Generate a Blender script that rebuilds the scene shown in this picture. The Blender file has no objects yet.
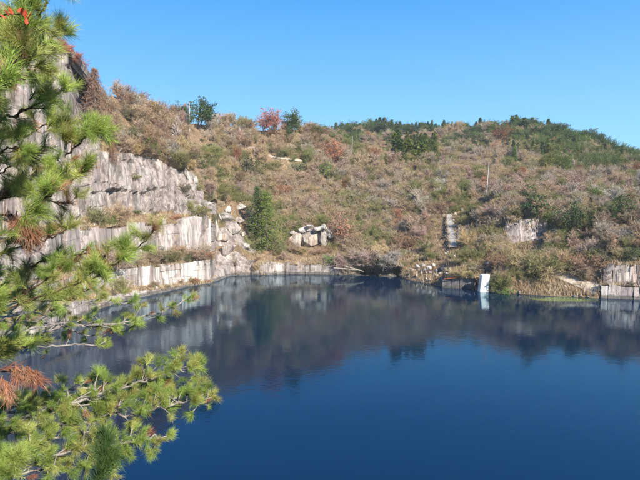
import bpy, math, random
import numpy as np
from mathutils import Vector, Matrix, Quaternion
PI = math.pi
R = math.radians
S = bpy.context.scene
COL = S.collection
rng = np.random.default_rng(7)
random.seed(7)

# ------------------------------------------------------------------ camera, sky, sun, exposure
F_PX = 522.0                      # focal length in pixels of the 640 px wide photograph
PITCH = math.atan(32.0 / F_PX)
EYE = Vector((0.0, 0.0, 20.0))
cam_d = bpy.data.cameras.new('camera')
cam = bpy.data.objects.new('camera', cam_d); COL.objects.link(cam)
cam_d.sensor_width = 36.0
cam_d.lens = 36.0 * F_PX / 640.0
cam_d.clip_start = 0.05
cam_d.clip_end = 5000.0
cam.location = EYE
cam.rotation_euler = (PI / 2 - PITCH, 0, 0)
S.camera = cam

HAZE = .00014
SUN_EL, SUN_AZ = 34.0, 143.0      # azimuth clockwise from the view direction: behind, to the right
W = bpy.data.worlds.new('World'); S.world = W
W.use_nodes = True
wn = W.node_tree.nodes; wl = W.node_tree.links
wn.clear()
wo = wn.new('ShaderNodeOutputWorld'); bg = wn.new('ShaderNodeBackground')
sk = wn.new('ShaderNodeTexSky'); sk.sky_type = 'NISHITA'; sk.sun_disc = False
sk.sun_elevation = R(SUN_EL); sk.sun_rotation = R(SUN_AZ)
sk.altitude = 0.0; sk.air_density = 1.0; sk.dust_density = 0.1; sk.ozone_density = 3.0
hs = wn.new('ShaderNodeHueSaturation'); hs.inputs['Saturation'].default_value = 1.33
hs.inputs['Hue'].default_value = .506
hs.inputs['Value'].default_value = 1.0
wl.new(sk.outputs[0], hs.inputs['Color'])
tc = wn.new('ShaderNodeTexCoord'); sx = wn.new('ShaderNodeSeparateXYZ'); wl.new(tc.outputs['Generated'], sx.inputs[0])
rp = wn.new('ShaderNodeValToRGB'); e_ = rp.color_ramp.elements; e_.new(.12); e_.new(.2); e_.new(.28); e_.new(.37)
for el_, (p_, c_) in zip(e_, [(0, (1.45, 2.85, 3.9)), (.12, (1.0, 2.5, 3.85)), (.2, (.74, 2.15, 3.75)), (.28, (.50, 1.82, 3.65)), (.37, (.25, 1.42, 3.45)), (1, (.08, .55, 2.2))]):
    el_.position = p_; el_.color = (c_[0] / 4, c_[1] / 4, c_[2] / 4, 1)
wl.new(sx.outputs[2], rp.inputs[0])
sc_ = wn.new('ShaderNodeVectorMath'); sc_.operation = 'SCALE'; wl.new(rp.outputs[0], sc_.inputs[0]); sc_.inputs['Scale'].default_value = 3.6
mx = wn.new('ShaderNodeMix'); mx.data_type = 'RGBA'; mx.inputs[0].default_value = .88      # the deep clear-air blue of the photograph over the physical sky
wl.new(hs.outputs[0], mx.inputs[6]); wl.new(sc_.outputs[0], mx.inputs[7]); wl.new(mx.outputs[2], bg.inputs['Color'])
bg.inputs['Strength'].default_value = 0.135
wl.new(bg.outputs[0], wo.inputs[0])
sun_d = bpy.data.lights.new('sun', 'SUN'); sun_d.energy = 4.6; sun_d.angle = R(0.5)
sun_d.color = (1.0, 0.93, 0.82)
sun = bpy.data.objects.new('sun', sun_d); COL.objects.link(sun)
sdir = Vector((math.sin(R(SUN_AZ)) * math.cos(R(SUN_EL)), math.cos(R(SUN_AZ)) * math.cos(R(SUN_EL)), math.sin(R(SUN_EL))))
sun.rotation_euler = sdir.to_track_quat('Z', 'Y').to_euler()
sun.location = (60, -60, 80)
vs = S.view_settings
vs.view_transform = 'Standard'; vs.look = 'None'; vs.gamma = 1.0; vs.exposure = 1.16
S.render.engine = 'CYCLES'
S.cycles.max_bounces = 6; S.cycles.transparent_max_bounces = 8
S.cycles.use_denoising = True

# ------------------------------------------------------------------ helpers
def ray(px, py):
    a = (np.asarray(px, float) - 320.0) / F_PX; b = (240.0 - np.asarray(py, float)) / F_PX
    cp, sp = math.cos(PITCH), math.sin(PITCH)
    return a, cp + b * sp, -sp + b * cp            # x, y, z
def at(px, py, D):
    """the point at forward distance D metres that the photograph shows at pixel px, py"""
    x, y, z = ray(px, py)
    k = np.asarray(D, float) / y
    return np.stack(np.broadcast_arrays(x * k, y * k, EYE.z + z * k), -1)
def water_dist(px, py):
    x, y, z = ray(px, py)
    return -EYE.z / z * y
def project(P):
    P = np.asarray(P, float)
    cp, sp = math.cos(PITCH), math.sin(PITCH)
    dz = P[..., 2] - EYE.z
    dep = P[..., 1] * cp - dz * sp
    up = P[..., 1] * sp + dz * cp
    return 320 + F_PX * P[..., 0] / dep, 240 - F_PX * up / dep, dep

def hash3(i, j, k, seed=0):
    n = (i.astype(np.int64) * 374761393 + j.astype(np.int64) * 668265263 + k.astype(np.int64) * 2147483647 + seed * 974634777) & 0xFFFFFFFF
    n = ((n ^ (n >> 13)) * 1274126177) & 0xFFFFFFFF
    n = (n ^ (n >> 16)) & 0xFFFFFFFF
    return n / 4294967295.0
def vnoise(P, scale, seed=0):
    Q = np.asarray(P, float) / scale
    I = np.floor(Q); Fr = Q - I; Fr = Fr * Fr * (3 - 2 * Fr)
    I = I.astype(np.int64); out = 0
    for dx in (0, 1):
        for dy in (0, 1):
            for dz in (0, 1):
                w = (Fr[..., 0] if dx else 1 - Fr[..., 0]) * (Fr[..., 1] if dy else 1 - Fr[..., 1]) * (Fr[..., 2] if dz else 1 - Fr[..., 2])
                out = out + w * hash3(I[..., 0] + dx, I[..., 1] + dy, I[..., 2] + dz, seed)
    return out * 2 - 1
def fbm(P, scale, oct=4, seed=0):
    o = 0; a = 1.0
    for i in range(oct):
        o = o + a * vnoise(P, scale, seed + i * 17); a *= .5; scale *= .5
    return o

def make_mesh(name, V, quads=None, tris=None, mat=None, smooth=False):
    me = bpy.data.meshes.new(name)
    V = np.asarray(V, np.float32)
    nq = 0 if quads is None else len(quads); nt = 0 if tris is None else len(tris)
    me.vertices.add(len(V)); me.vertices.foreach_set('co', V.ravel())
    idx = []
    if nq: idx.append(np.asarray(quads, np.int32).ravel())
    if nt: idx.append(np.asarray(tris, np.int32).ravel())
    idx = np.concatenate(idx)
    me.loops.add(len(idx)); me.loops.foreach_set('vertex_index', idx)
    me.polygons.add(nq + nt)
    st = np.concatenate([np.arange(nq) * 4, nq * 4 + np.arange(nt) * 3]).astype(np.int32)
    me.polygons.foreach_set('loop_start', st)
    me.polygons.foreach_set('use_smooth', np.full(nq + nt, smooth))
    me.update(calc_edges=True)
    me.validate()
    if mat: me.materials.append(mat)
    return me
def link(name, me, parent=None, loc=None):
    o = bpy.data.objects.new(name, me); COL.objects.link(o)
    if parent is not None: o.parent = parent
    if loc is not None: o.location = loc
    return o
def tag(o, label=None, cat=None, group=None, kind=None):
    if label: o['label'] = label
    if cat: o['category'] = cat
    if group: o['group'] = group
    if kind: o['kind'] = kind
    return o

def segs(A, B, ra, rb, n=3):
    """tapered n-sided tubes from A to B, all at once"""
    A = np.asarray(A, float).reshape(-1, 3); B = np.asarray(B, float).reshape(-1, 3)
    ra = np.broadcast_to(np.asarray(ra, float), len(A)); rb = np.broadcast_to(np.asarray(rb, float), len(A))
    d = B - A; L = np.linalg.norm(d, axis=1, keepdims=True); d = d / np.maximum(L, 1e-6)
    h = np.where(np.abs(d[:, 2:3]) > .9, np.array([[1., 0, 0]]), np.array([[0, 0, 1.]]))
    u = np.cross(d, h); u /= np.linalg.norm(u, axis=1, keepdims=True); v = np.cross(d, u)
    V = np.zeros((len(A), 2 * n, 3))
    for i in range(n):
        c, s = math.cos(2 * PI * i / n), math.sin(2 * PI * i / n)
        e = u * c + v * s
        V[:, i] = A + e * ra[:, None]; V[:, n + i] = B + e * rb[:, None]
    base = (np.arange(len(A)) * 2 * n)[:, None]
    Q = np.concatenate([base + np.array([[i, (i + 1) % n, n + (i + 1) % n, n + i]]) for i in range(n)], 0)
    return V.reshape(-1, 3), Q
def merge(parts):
    Vs, Qs, k = [], [], 0
    for V, Q in parts:
        Vs.append(V); Qs.append(np.asarray(Q) + k); k += len(V)
    return np.concatenate(Vs), np.concatenate(Qs)
def unit(d):
    return d / np.maximum(np.linalg.norm(d, axis=-1, keepdims=True), 1e-9)
def leaf_quads(P, size, r, aspect=.6, up=0.0, fold=.25):
    """one small folded leaf clump at each point (two triangles)"""
    n = len(P)
    a = unit(r.normal(size=(n, 3)) + np.array([0, 0, up])); b = unit(np.cross(a, r.normal(size=(n, 3)))); c = np.cross(a, b)
    s = (size * r.uniform(.6, 1.3, n))[:, None]
    V = np.stack([P - a * s, P - b * s * aspect + c * s * fold, P + a * s, P + b * s * aspect + c * s * fold], 1).reshape(-1, 3)
    Q = (np.arange(n) * 4)[:, None] + np.array([[0, 1, 2, 3]])
    return V, Q

# ------------------------------------------------------------------ materials
def new_mat(name, rough=.9, spec=.2):
    m = bpy.data.materials.new(name); m.use_nodes = True
    nt = m.node_tree; b = nt.nodes['Principled BSDF']
    b.inputs['Roughness'].default_value = rough; b.inputs['Specular IOR Level'].default_value = spec
    return m, nt, b
def N(nt, t, **kw):
    n = nt.nodes.new(t)
    for k, v in kw.items(): setattr(n, k, v)
    return n
def noise(nt, vec, scale, detail=4, rough=.55, mul=None):
    if mul is not None:
        mp = N(nt, 'ShaderNodeVectorMath', operation='MULTIPLY'); nt.links.new(vec, mp.inputs[0]); mp.inputs[1].default_value = mul; vec = mp.outputs[0]
    n = N(nt, 'ShaderNodeTexNoise'); n.inputs['Scale'].default_value = scale; n.inputs['Detail'].default_value = detail; n.inputs['Roughness'].default_value = rough
    nt.links.new(vec, n.inputs['Vector'])
    return n.outputs['Fac']
def ramp(nt, fac, stops):
    r = N(nt, 'ShaderNodeValToRGB'); e = r.color_ramp.elements
    while len(e) < len(stops): e.new(.5)
    for el, (p, c) in zip(e, stops):
        el.position = p; el.color = (*c, 1) if len(c) == 3 else c
    nt.links.new(fac, r.inputs[0])
    return r.outputs[0]
def g(v): return (v, v, v)
def mix(nt, fac, a, b, mode='MIX'):
    m = N(nt, 'ShaderNodeMix', data_type='RGBA', blend_type=mode)
    for s, v in ((m.inputs[0], fac), (m.inputs[6], a), (m.inputs[7], b)):
        if isinstance(v, (int, float)): s.default_value = v
        elif isinstance(v, tuple): s.default_value = (*v, 1)
        else: nt.links.new(v, s)
    return m.outputs[2]
def bump(nt, b, h, dist, strength=1.0):
    bm = N(nt, 'ShaderNodeBump'); bm.inputs['Distance'].default_value = dist; bm.inputs['Strength'].default_value = strength
    nt.links.new(h, bm.inputs['Height']); nt.links.new(bm.outputs[0], b.inputs['Normal'])

def mat_granite(name, use_obj, pale=0.0):
    m, nt, b = new_mat(name, .85, .25)
    pos = N(nt, 'ShaderNodeNewGeometry').outputs['Position']
    n1 = noise(nt, pos, .16, 5)
    n2 = noise(nt, pos, .9, 6, .65)
    st = noise(nt, pos, 1.0, 6, .68, (1.3, 1.3, .06))
    st2 = noise(nt, pos, 1.0, 4, .6, (.35, .35, .035))
    if use_obj:
        oi = N(nt, 'ShaderNodeObjectInfo').outputs['Color']
        base = mix(nt, n2, oi, mix(nt, 1.0, oi, (.72, .66, .62), 'MULTIPLY'))
    else:
        base = ramp(nt, n1, [(.3, (.175, .14, .12)), (.45, (.235, .195, .172)), (.6, (.29, .25, .225)), (.75, (.39, .345, .31))])
        base = mix(nt, ramp(nt, n2, [(.45, g(0)), (.72, g(.55))]), base, (.36, .31, .275))
    dark = ramp(nt, st, [(.38, g(1)), (.55, g(0))])
    dk = N(nt, 'ShaderNodeMath', operation='MULTIPLY'); nt.links.new(dark, dk.inputs[0]); dk.inputs[1].default_value = .72
    c = mix(nt, dk.outputs[0], base, (.10, .078, .072))
    wh = ramp(nt, st2, [(.57, g(0)), (.68, g(.75 if use_obj else .5))])
    c = mix(nt, wh, c, (.56, .50, .44))
    fs = ramp(nt, noise(nt, pos, 1.0, 5, .7, (3.5, 3.5, .18)), [(.3, g(.68)), (.7, g(1.28))])
    c = mix(nt, 1.0, c, fs, 'MULTIPLY')
    ds = ramp(nt, noise(nt, pos, 1.0, 4, .6, (.5, .5, .04)), [(.36, g(.55)), (.5, g(1.0)), (.66, g(1.1))])
    c = mix(nt, 1.0, c, ds, 'MULTIPLY')
    ru = ramp(nt, noise(nt, pos, .5, 5, .7, (1, 1, .5)), [(.60, g(0)), (.72, g(.5))])
    c = mix(nt, ru, c, (.30, .17, .09))
    # wet, stained rock along the waterline
    sz = N(nt, 'ShaderNodeSeparateXYZ'); nt.links.new(pos, sz.inputs[0])
    wt_ = N(nt, 'ShaderNodeMath', operation='MULTIPLY_ADD'); nt.links.new(noise(nt, pos, .8, 4), wt_.inputs[0]); wt_.inputs[1].default_value = -1.1; nt.links.new(sz.outputs[2], wt_.inputs[2])
    c = mix(nt, ramp(nt, wt_.outputs[0], [(.0, g(.72)), (.28, g(0))]), c, (.055, .05, .042))
    nt.links.new(c, b.inputs['Base Color'])
    bump(nt, b, noise(nt, pos, 1.6, 8, .7, (1, 1, .5)), .10, .9)
    return m
def mat_ground():
    m, nt, b = new_mat('dry_ground', 1.0, .1)
    pos = N(nt, 'ShaderNodeNewGeometry').outputs['Position']
    n1 = noise(nt, pos, .09, 5, .6); n2 = noise(nt, pos, .9, 6, .7); n3 = noise(nt, pos, .05, 3)
    c = ramp(nt, n2, [(.3, (.12, .08, .05)), (.5, (.24, .165, .10)), (.7, (.36, .26, .16))])
    c = mix(nt, ramp(nt, n1, [(.45, g(0)), (.62, g(.6))]), c, (.13, .085, .055))
    c = mix(nt, ramp(nt, n3, [(.52, g(0)), (.62, g(.5))]), c, (.10, .11, .04))
    nt.links.new(c, b.inputs['Base Color'])
    bump(nt, b, n2, .5)
    return m
def mat_plant(name, rough=.75, trans=.0, var=.35, spec=.15):
    """colour of the object, its clumps varied lighter and darker, each plant of its own shade"""
    m, nt, b = new_mat(name, rough, spec)
    oi = N(nt, 'ShaderNodeObjectInfo')
    pos = N(nt, 'ShaderNodeNewGeometry')
    n = noise(nt, pos.outputs['Position'], 1.3, 3, .6)
    v = ramp(nt, n, [(.3, g(1 - var)), (.7, g(1 + var))])
    c = mix(nt, 1.0, oi.outputs['Color'], v, 'MULTIPLY')
    rl = ramp(nt, pos.outputs['Random Per Island'], [(0, g(.72)), (1, g(1.25))])
    c = mix(nt, 1.0, c, rl, 'MULTIPLY')
    nt.links.new(c, b.inputs['Base Color'])
    if trans > 0:
        t = N(nt, 'ShaderNodeBsdfTranslucent'); nt.links.new(c, t.inputs[0])
        ms = N(nt, 'ShaderNodeMixShader'); ms.inputs[0].default_value = trans
        nt.links.new(b.outputs[0], ms.inputs[1]); nt.links.new(t.outputs[0], ms.inputs[2])
        nt.links.new(ms.outputs[0], nt.nodes['Material Output'].inputs[0])
    return m
def mat_flat(name, c1, c2, scale=3.0, rough=.85, mul=None):
    m, nt, b = new_mat(name, rough, .2)
    pos = N(nt, 'ShaderNodeNewGeometry').outputs['Position']
    n = noise(nt, pos, scale, 6, .65, mul)
    nt.links.new(ramp(nt, n, [(.35, c1), (.65, c2)]), b.inputs['Base Color'])
    bump(nt, b, n, .05)
    return m
def mat_water():
    m, nt, b = new_mat('lake_water', .04, .72)
    b.inputs['IOR'].default_value = 1.333
    pos = N(nt, 'ShaderNodeNewGeometry').outputs['Position']
    # shallow, weedy water by the right-hand shore
    sub = N(nt, 'ShaderNodeVectorMath', operation='SUBTRACT'); nt.links.new(pos, sub.inputs[0]); sub.inputs[1].default_value = tuple(at(563, 299.5, water_dist(563, 299.5)))
    ml = N(nt, 'ShaderNodeVectorMath', operation='MULTIPLY'); nt.links.new(sub.outputs[0], ml.inputs[0]); ml.inputs[1].default_value = (1 / 15., 1 / 6.5, 0)
    ln = N(nt, 'ShaderNodeVectorMath', operation='LENGTH'); nt.links.new(ml.outputs[0], ln.inputs[0])
    ad = N(nt, 'ShaderNodeMath', operation='MULTIPLY_ADD'); nt.links.new(noise(nt, pos, .25, 4), ad.inputs[0]); ad.inputs[1].default_value = .9; nt.links.new(ln.outputs['Value'], ad.inputs[2])
    weed = ramp(nt, ad.outputs[0], [(.75, g(1)), (1.0, g(0))])
    nt.links.new(mix(nt, weed, (.0001, .0115, .036), (.13, .165, .05)), b.inputs['Base Color'])
    w1 = noise(nt, pos, 1.6, 3, .55, (1, .8, 1)); w2 = noise(nt, pos, .35, 2, .5)
    ww = N(nt, 'ShaderNodeMath', operation='MULTIPLY_ADD'); nt.links.new(w2, ww.inputs[0]); ww.inputs[1].default_value = 1.2; nt.links.new(w1, ww.inputs[2])
    amp = ramp(nt, noise(nt, pos, .022, 3, .5, (.5, 1.4, 1)), [(.4, g(.25)), (.62, g(1))])
    hh = N(nt, 'ShaderNodeMath', operation='MULTIPLY'); nt.links.new(ww.outputs[0], hh.inputs[0]); nt.links.new(amp, hh.inputs[1])
    # body colour of the clear water under a mirror of the sky and hills
    bm = N(nt, 'ShaderNodeBump'); bm.inputs['Distance'].default_value = .017; nt.links.new(hh.outputs[0], bm.inputs['Height'])
    fr_ = N(nt, 'ShaderNodeFresnel'); fr_.inputs['IOR'].default_value = 1.45; nt.links.new(bm.outputs[0], fr_.inputs['Normal'])
    gl = N(nt, 'ShaderNodeBsdfGlossy'); gl.inputs['Color'].default_value = (.74, .93, 1.0, 1); gl.inputs['Roughness'].default_value = .06; nt.links.new(bm.outputs[0], gl.inputs['Normal'])
    b.inputs['Specular IOR Level'].default_value = 0; b.inputs['Roughness'].default_value = 1
    ms = N(nt, 'ShaderNodeMixShader'); nt.links.new(fr_.outputs[0], ms.inputs[0]); nt.links.new(b.outputs[0], ms.inputs[1]); nt.links.new(gl.outputs[0], ms.inputs[2])
    nt.links.new(ms.outputs[0], nt.nodes['Material Output'].inputs[0])
    return m
M = dict(granite=mat_granite('granite_face', False), slab=mat_granite('granite_slab', True), ground=mat_ground(), water=mat_water(),
         twig=mat_plant('bare_twigs', .9, 0, .25), leaf=mat_plant('leaves', .6, .25, .35), needle=mat_plant('pine_needles', .5, .32, .2, .3),
         bark=mat_flat('grey_bark', (.09, .07, .055), (.26, .21, .17), 14), grass=mat_plant('dry_grass', .9, .3, .4),
         pole=mat_flat('weathered_concrete', (.30, .285, .26), (.44, .42, .39), 2), white=mat_flat('pale_cut_stone', (.60, .58, .55), (.80, .79, .76), .9, .8, (1.6, 1.6, .35)),
         track=mat_flat('pale_track', (.40, .335, .26), (.50, .43, .345), 2.5), chute=mat_flat('grey_concrete', (.30, .275, .24), (.38, .355, .32), 1.8),
         rust=mat_flat('rusty_iron', (.16, .05, .025), (.30, .10, .05), 2), wood=mat_flat('driftwood', (.22, .18, .14), (.40, .35, .28), 3),
         soil=mat_flat('soil_and_rock', (.10, .075, .05), (.26, .2, .14), .8))

# ------------------------------------------------------------------ terrain: the quarry bowl, its walls and the near ridge
# one column per direction, from under the water up to the ridge: (pixel row, distance in metres)
COLS = {
 -150: [(385, 61), (355, 62), (345, 66), (305, 67), (295, 71), (240, 73), (230, 78), (20, 86), (-40, 92), (-80, 100)],
  20: [(345, 76), (325, 77), (318, 80), (290, 81), (283, 84), (240, 86), (230, 90), (90, 97), (45, 104), (14, 108)],
  50: [(328, 87), (310, 88), (304, 91), (283, 92), (274, 95), (234, 97), (226, 101), (120, 108), (60, 112), (26, 114)],
  72: [(319, 95), (302, 96), (297, 99), (277, 100), (268, 104), (230, 106), (222, 110), (130, 117), (80, 119), (50, 120)],
  79: [(316, 97), (301, 98), (296, 101), (275, 102), (266, 106), (229, 108), (221, 112), (140, 119), (112, 124), (70, 127)],
  84: [(314, 98), (300, 99), (295, 102), (274, 103), (265, 107), (229, 109), (220, 113), (148, 120), (120, 130), (92, 138)],
  115: [(303, 109), (295, 110), (289, 113), (270, 114), (262, 118), (226, 120), (216, 125), (152, 132), (125, 140), (98, 155)],
  160: [(293, 122), (289, 123), (284, 125), (266, 126), (258, 130), (223, 132), (212, 140), (156, 150), (136, 160), (118, 180)],
  178: [(289, 128), (286, 129), (283, 130), (264, 131), (255, 134), (222, 136), (213, 143), (164, 154), (143, 166), (121, 188)],
  192: [(286, 134), (284, 135), (281, 136), (261, 137), (251, 140), (217, 142), (214, 149), (172, 161), (152, 174), (124, 198)],
  207: [(284, 138), (282, 138.5), (280, 139.5), (258, 140), (249, 142), (212, 144), (209, 152), (196, 165), (160, 180), (125, 210)],
  213: [(283, 139.5), (282, 140), (280, 140.5), (260, 141), (252, 143), (222, 146), (214, 155), (200, 168), (162, 184), (126, 212)],
  216: [(276, 154), (264, 156), (258, 157), (250, 158), (246, 160), (228, 164), (218, 170), (203, 178), (165, 193), (126, 214)],
  235: [(275.5, 156), (265, 159), (258, 160), (251, 162), (244, 166), (224, 175), (213, 182), (204, 187), (168, 203), (128, 225)],
  254: [(275, 156), (271, 157), (266, 161), (262, 164), (255, 170), (235, 180), (222, 188), (206, 196), (168, 210), (130, 232)],
  258: [(275, 156), (263, 156.5), (261, 160), (256, 166), (249, 174), (235, 182), (220, 190), (203, 198), (166, 214), (130, 236)],
  300: [(274, 158), (264, 158.5), (262, 163), (254, 172), (247, 180), (234, 186), (215, 194), (192, 205), (164, 222), (131, 245)],
  345: [(275, 156), (264, 156.5), (262, 160), (253, 172), (246, 182), (233, 190), (212, 200), (190, 212), (166, 230), (144, 255)],
  362: [(275.5, 155), (270.5, 160.5), (264, 153.5), (256, 165), (247, 178), (232, 188), (212, 200), (190, 212), (168, 231), (147, 257)],
  395: [(277, 151), (271, 156.5), (264, 149), (256, 162), (246, 175), (232, 185), (210, 198), (190, 213), (170, 234), (155, 264)],
  406: [(279, 147), (276, 148.5), (270, 152), (262, 158), (250, 168), (236, 180), (212, 196), (191, 212), (172, 237), (158, 268)],
  444: [(287, 132), (284, 133), (279, 136), (270, 142), (258, 152), (240, 166), (215, 185), (193, 208), (175, 236), (163, 272)],
  450: [(288, 130.5), (283, 136), (277.5, 131), (270, 138), (258, 149), (240, 164), (215, 183), (194, 206), (177, 233), (165, 270)],
  476: [(290.5, 127), (284, 132), (277, 128), (268, 134), (253, 146), (237, 160), (214, 180), (196, 200), (180, 225), (168, 262)],
  484: [(291.5, 125), (287, 126), (277, 129), (267, 134), (252, 145), (239, 156), (219, 169), (199, 189), (182, 218), (169, 256)],
 494: [(292, 124), (288, 125), (277, 128), (263, 135), (251, 145), (241, 153), (220, 161), (201, 181), (184, 211), (170, 253)],
  502: [(293, 122.5), (288, 124), (276, 128), (258, 136), (250, 146), (243, 150), (222, 155), (203, 175), (186, 205), (170, 250)],
  508: [(293.5, 122), (289, 123.5), (276, 127), (258, 134), (250, 145), (242, 149), (220, 150.5), (206, 165), (187, 198), (170, 248)],
  545: [(295.5, 119.5), (292, 121), (280, 124), (264, 129), (253, 140), (240, 147), (219, 149), (203, 163), (188, 196), (172, 245)],
  552: [(296, 119), (292, 120.5), (281, 123.5), (266, 128), (254, 136), (240, 146), (220, 152), (202, 166), (188, 196), (173, 245)],
  596: [(298, 116.5), (296, 117), (290, 119), (278, 122), (262, 128), (245, 136), (224, 146), (204, 162), (191, 190), (178, 240)],
  602: [(298, 116), (285, 116.5), (283.5, 118), (266, 118.5), (261, 123), (245, 132), (225, 142), (205, 160), (191, 190), (179, 240)],
  650: [(300, 114), (286, 114.5), (284, 116.5), (262, 117), (257, 121), (243, 130), (225, 140), (205, 155), (190, 185), (176, 230)],
  900: [(330, 86), (310, 86.5), (306, 89), (280, 90), (272, 95), (245, 105), (220, 120), (195, 135), (180, 165), (160, 210)],
  1150: [(350, 74), (330, 74.5), (326, 77), (295, 78), (286, 83), (250, 92), (220, 105), (190, 120), (170, 145), (150, 180)],
}
knots = np.array(sorted(COLS)); tab = np.array([COLS[k] for k in knots], float)    # knot, row, (py, D)
U = np.concatenate([np.arange(-150, -20, 6.), np.arange(-20, 660, 1.4), np.arange(660, 1151, 8.)])
rowsP = []
for r in range(10):
    py = np.interp(U, knots, tab[:, r, 0]); D = np.interp(U, knots, tab[:, r, 1])
    if r == 0:
        off = water_dist(U, py) - D; D = D + off
    else:
        D = D + off * max(0, 1 - r / 9)
    rowsP.append(at(U, py, D))
under = rowsP[0] - np.array([0, 1.2, 3.5]); rowsP.insert(0, under)
rowsP.append(rowsP[-1] + np.array([0, 40, -14.])); rowsP.append(rowsP[-1] + np.array([0, 60, -22.]))
NB = [2, 12, 6, 14, 7, 20, 8, 40, 26, 26, 6, 4]
ROCK = np.zeros((12, len(knots)))
for i, k in enumerate(knots):
    if k <= 213: ROCK[[0, 1, 3, 5, 7], i] = 1
    if k <= 79: ROCK[8, i] = 1; ROCK[9, i] = 1
    if k == 84: ROCK[8, i] = 1; ROCK[9, i] = 1
    if 45 < k < 90: ROCK[[10, 11], i] = 1
    if 213 < k < 256: ROCK[[0, 1, 2, 3, 5], i] = (1, 1, 1, 1, .8)
    if 256 < k < 350: ROCK[[0, 1], i] = 1
    if 350 <= k <= 400: ROCK[[0, 1, 2], i] = (1, 1, .6)
    if 449 <= k <= 477: ROCK[[0, 1, 2], i] = (1, 1, .6)
    if k in (508, 545): ROCK[6, i] = 1
    if k >= 602: ROCK[[0, 1, 3], i] = 1
pts, wt, band = [], [], []
for b, n in enumerate(NB):
    rk = np.interp(U, knots, ROCK[b])
    for j in range(n):
        t = j / n
        pts.append(rowsP[b] * (1 - t) + rowsP[b + 1] * t); wt.append(rk); band.append(b)
pts.append(rowsP[-1]); wt.append(np.zeros(len(U))); band.append(11)
G = np.array(pts); WT = np.array(wt); band = np.array(band)
# soften the band edges on the vegetated slope, keep the cut edges of the rock
du = np.gradient(G, axis=1); dv = np.gradient(G, axis=0)
nrm = unit(np.cross(du, dv))
along = np.cumsum(np.linalg.norm(np.diff(G[20], axis=0, prepend=G[20, :1]), axis=1))[None, :] * np.ones((len(G), 1))
Sp = np.stack([along, G[..., 2], 0 * along], -1)
warp = fbm(G, 6, 3, 5)
def joints(w, h, seed, width):
    a = along / w + warp * .14; rf = G[..., 2] / h + .4 * vnoise(G, 9, seed + 3); row = np.floor(rf)
    a = a + hash3(row, row * 0, row * 0, seed + 9) * 3
    fa, fr2 = a - np.floor(a), rf - row
    da = np.minimum(fa, 1 - fa) * w; dr = np.minimum(fr2, 1 - fr2) * h
    return np.clip(1 - np.minimum(da, dr * 1.3) / width, 0, 1)
def blocks(w, h, seed):
    a = along / w + warp * .14; row = np.floor(G[..., 2] / h + .4 * vnoise(G, 9, seed + 3))
    a = a + hash3(row, row * 0, row * 0, seed + 9) * 3
    I = np.floor(a)
    return hash3(I, row, I * 0, seed) * 2 - 1
GS = G * np.array([1, 1, .22])
rockd = .6 * fbm(GS, 9, 2, 1) + 1.2 * blocks(5.5, 13, 2) + .5 * blocks(2.1, 6.5, 4) + .10 * fbm(GS, 1.6, 2, 8) + .05 * fbm(G, 1.0, 3, 18)
rockd = rockd - .9 * joints(5.5, 13, 2, .5) - .4 * joints(2.1, 6.5, 4, .35)
tier = np.isin(band, [1, 3, 5])[:, None]
rockd = np.where(tier, rockd * .4, rockd)
hilld = .9 * fbm(G, 14, 3, 30) + .35 * fbm(G, 3, 3, 40)
hilld *= np.clip((band[:, None] - 0.5) / 3, .15, 1)
fade = np.ones(len(G)); fade[:3] = .3
G = G + nrm * ((WT * rockd + (1 - WT) * hilld) * fade[:, None])[..., None]
nr, nc = G.shape[:2]
idx = np.arange(nr * nc).reshape(nr, nc)
Qall = np.stack([idx[:-1, :-1], idx[:-1, 1:], idx[1:, 1:], idx[1:, :-1]], -1)
face_rock = (WT[:-1, :-1] + WT[1:, 1:]) / 2 > .5
face_u = U[:-1][None, :] * np.ones((nr - 1, 1))
def sub_sheet(name, mask, mat):
    q = Qall[mask]; used, inv = np.unique(q, return_inverse=True)
    return link(name, make_mesh(name, G.reshape(-1, 3)[used], inv.reshape(q.shape), mat=mat))
left = face_u < 256
hillside = tag(sub_sheet('hillside_terrain', ~face_rock, M['ground']), kind='structure')
cliff = tag(sub_sheet('quarry_cliff', face_rock & left, M['granite']), 'weathered grey granite quarry cliff with stepped benches on the left shore', kind='structure')
bank = tag(sub_sheet('quarry_wall', face_rock & ~left, M['granite']), 'low granite quarry walls along the far and right shores', kind='structure')

# the far hill behind the bowl
FK = [-200, 150, 300, 340, 370, 400, 440, 470, 500, 540, 560, 590, 610, 640, 760, 900, 1150]
FR = [150, 150, 136, 135, 134, 131, 127, 130, 133, 135, 141, 151, 158, 166, 190, 205, 210]
FD = [460, 460, 470, 470, 460, 440, 420, 410, 400, 385, 375, 360, 350, 335, 300, 270, 240]
FU = np.arange(-200, 1151, 4.)
fr = np.interp(FU, FK, FR); fd = np.interp(FU, FK, FD)
lowpy = np.interp(FU, knots, tab[:, 9, 0]) + 30; lowD = np.interp(FU, knots, tab[:, 9, 1]) + 16
fa = at(FU, lowpy, lowD); fb = at(FU, fr, fd); fc = fb + np.array([0, 150, -30.])
FG = np.array([fa * (1 - t) + fb * t + np.array([0, 0, 5 * math.sin(t * PI)]) for t in np.linspace(0, 1, 34)] + [fb * (1 - t) + fc * t for t in (.3, .7, 1.)])
FG = FG + (np.array([0, 0, 1.]) * (2.2 * fbm(FG, 45, 3, 60) + .6 * fbm(FG, 9, 2, 66))[..., None])
fi = np.arange(FG.shape[0] * FG.shape[1]).reshape(FG.shape[:2])
far = tag(link('far_hill', make_mesh('far_hill', FG.reshape(-1, 3), np.stack([fi[:-1, :-1], fi[:-1, 1:], fi[1:, 1:], fi[1:, :-1]], -1).reshape(-1, 4), mat=M['ground'], smooth=True)), kind='structure')

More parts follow.
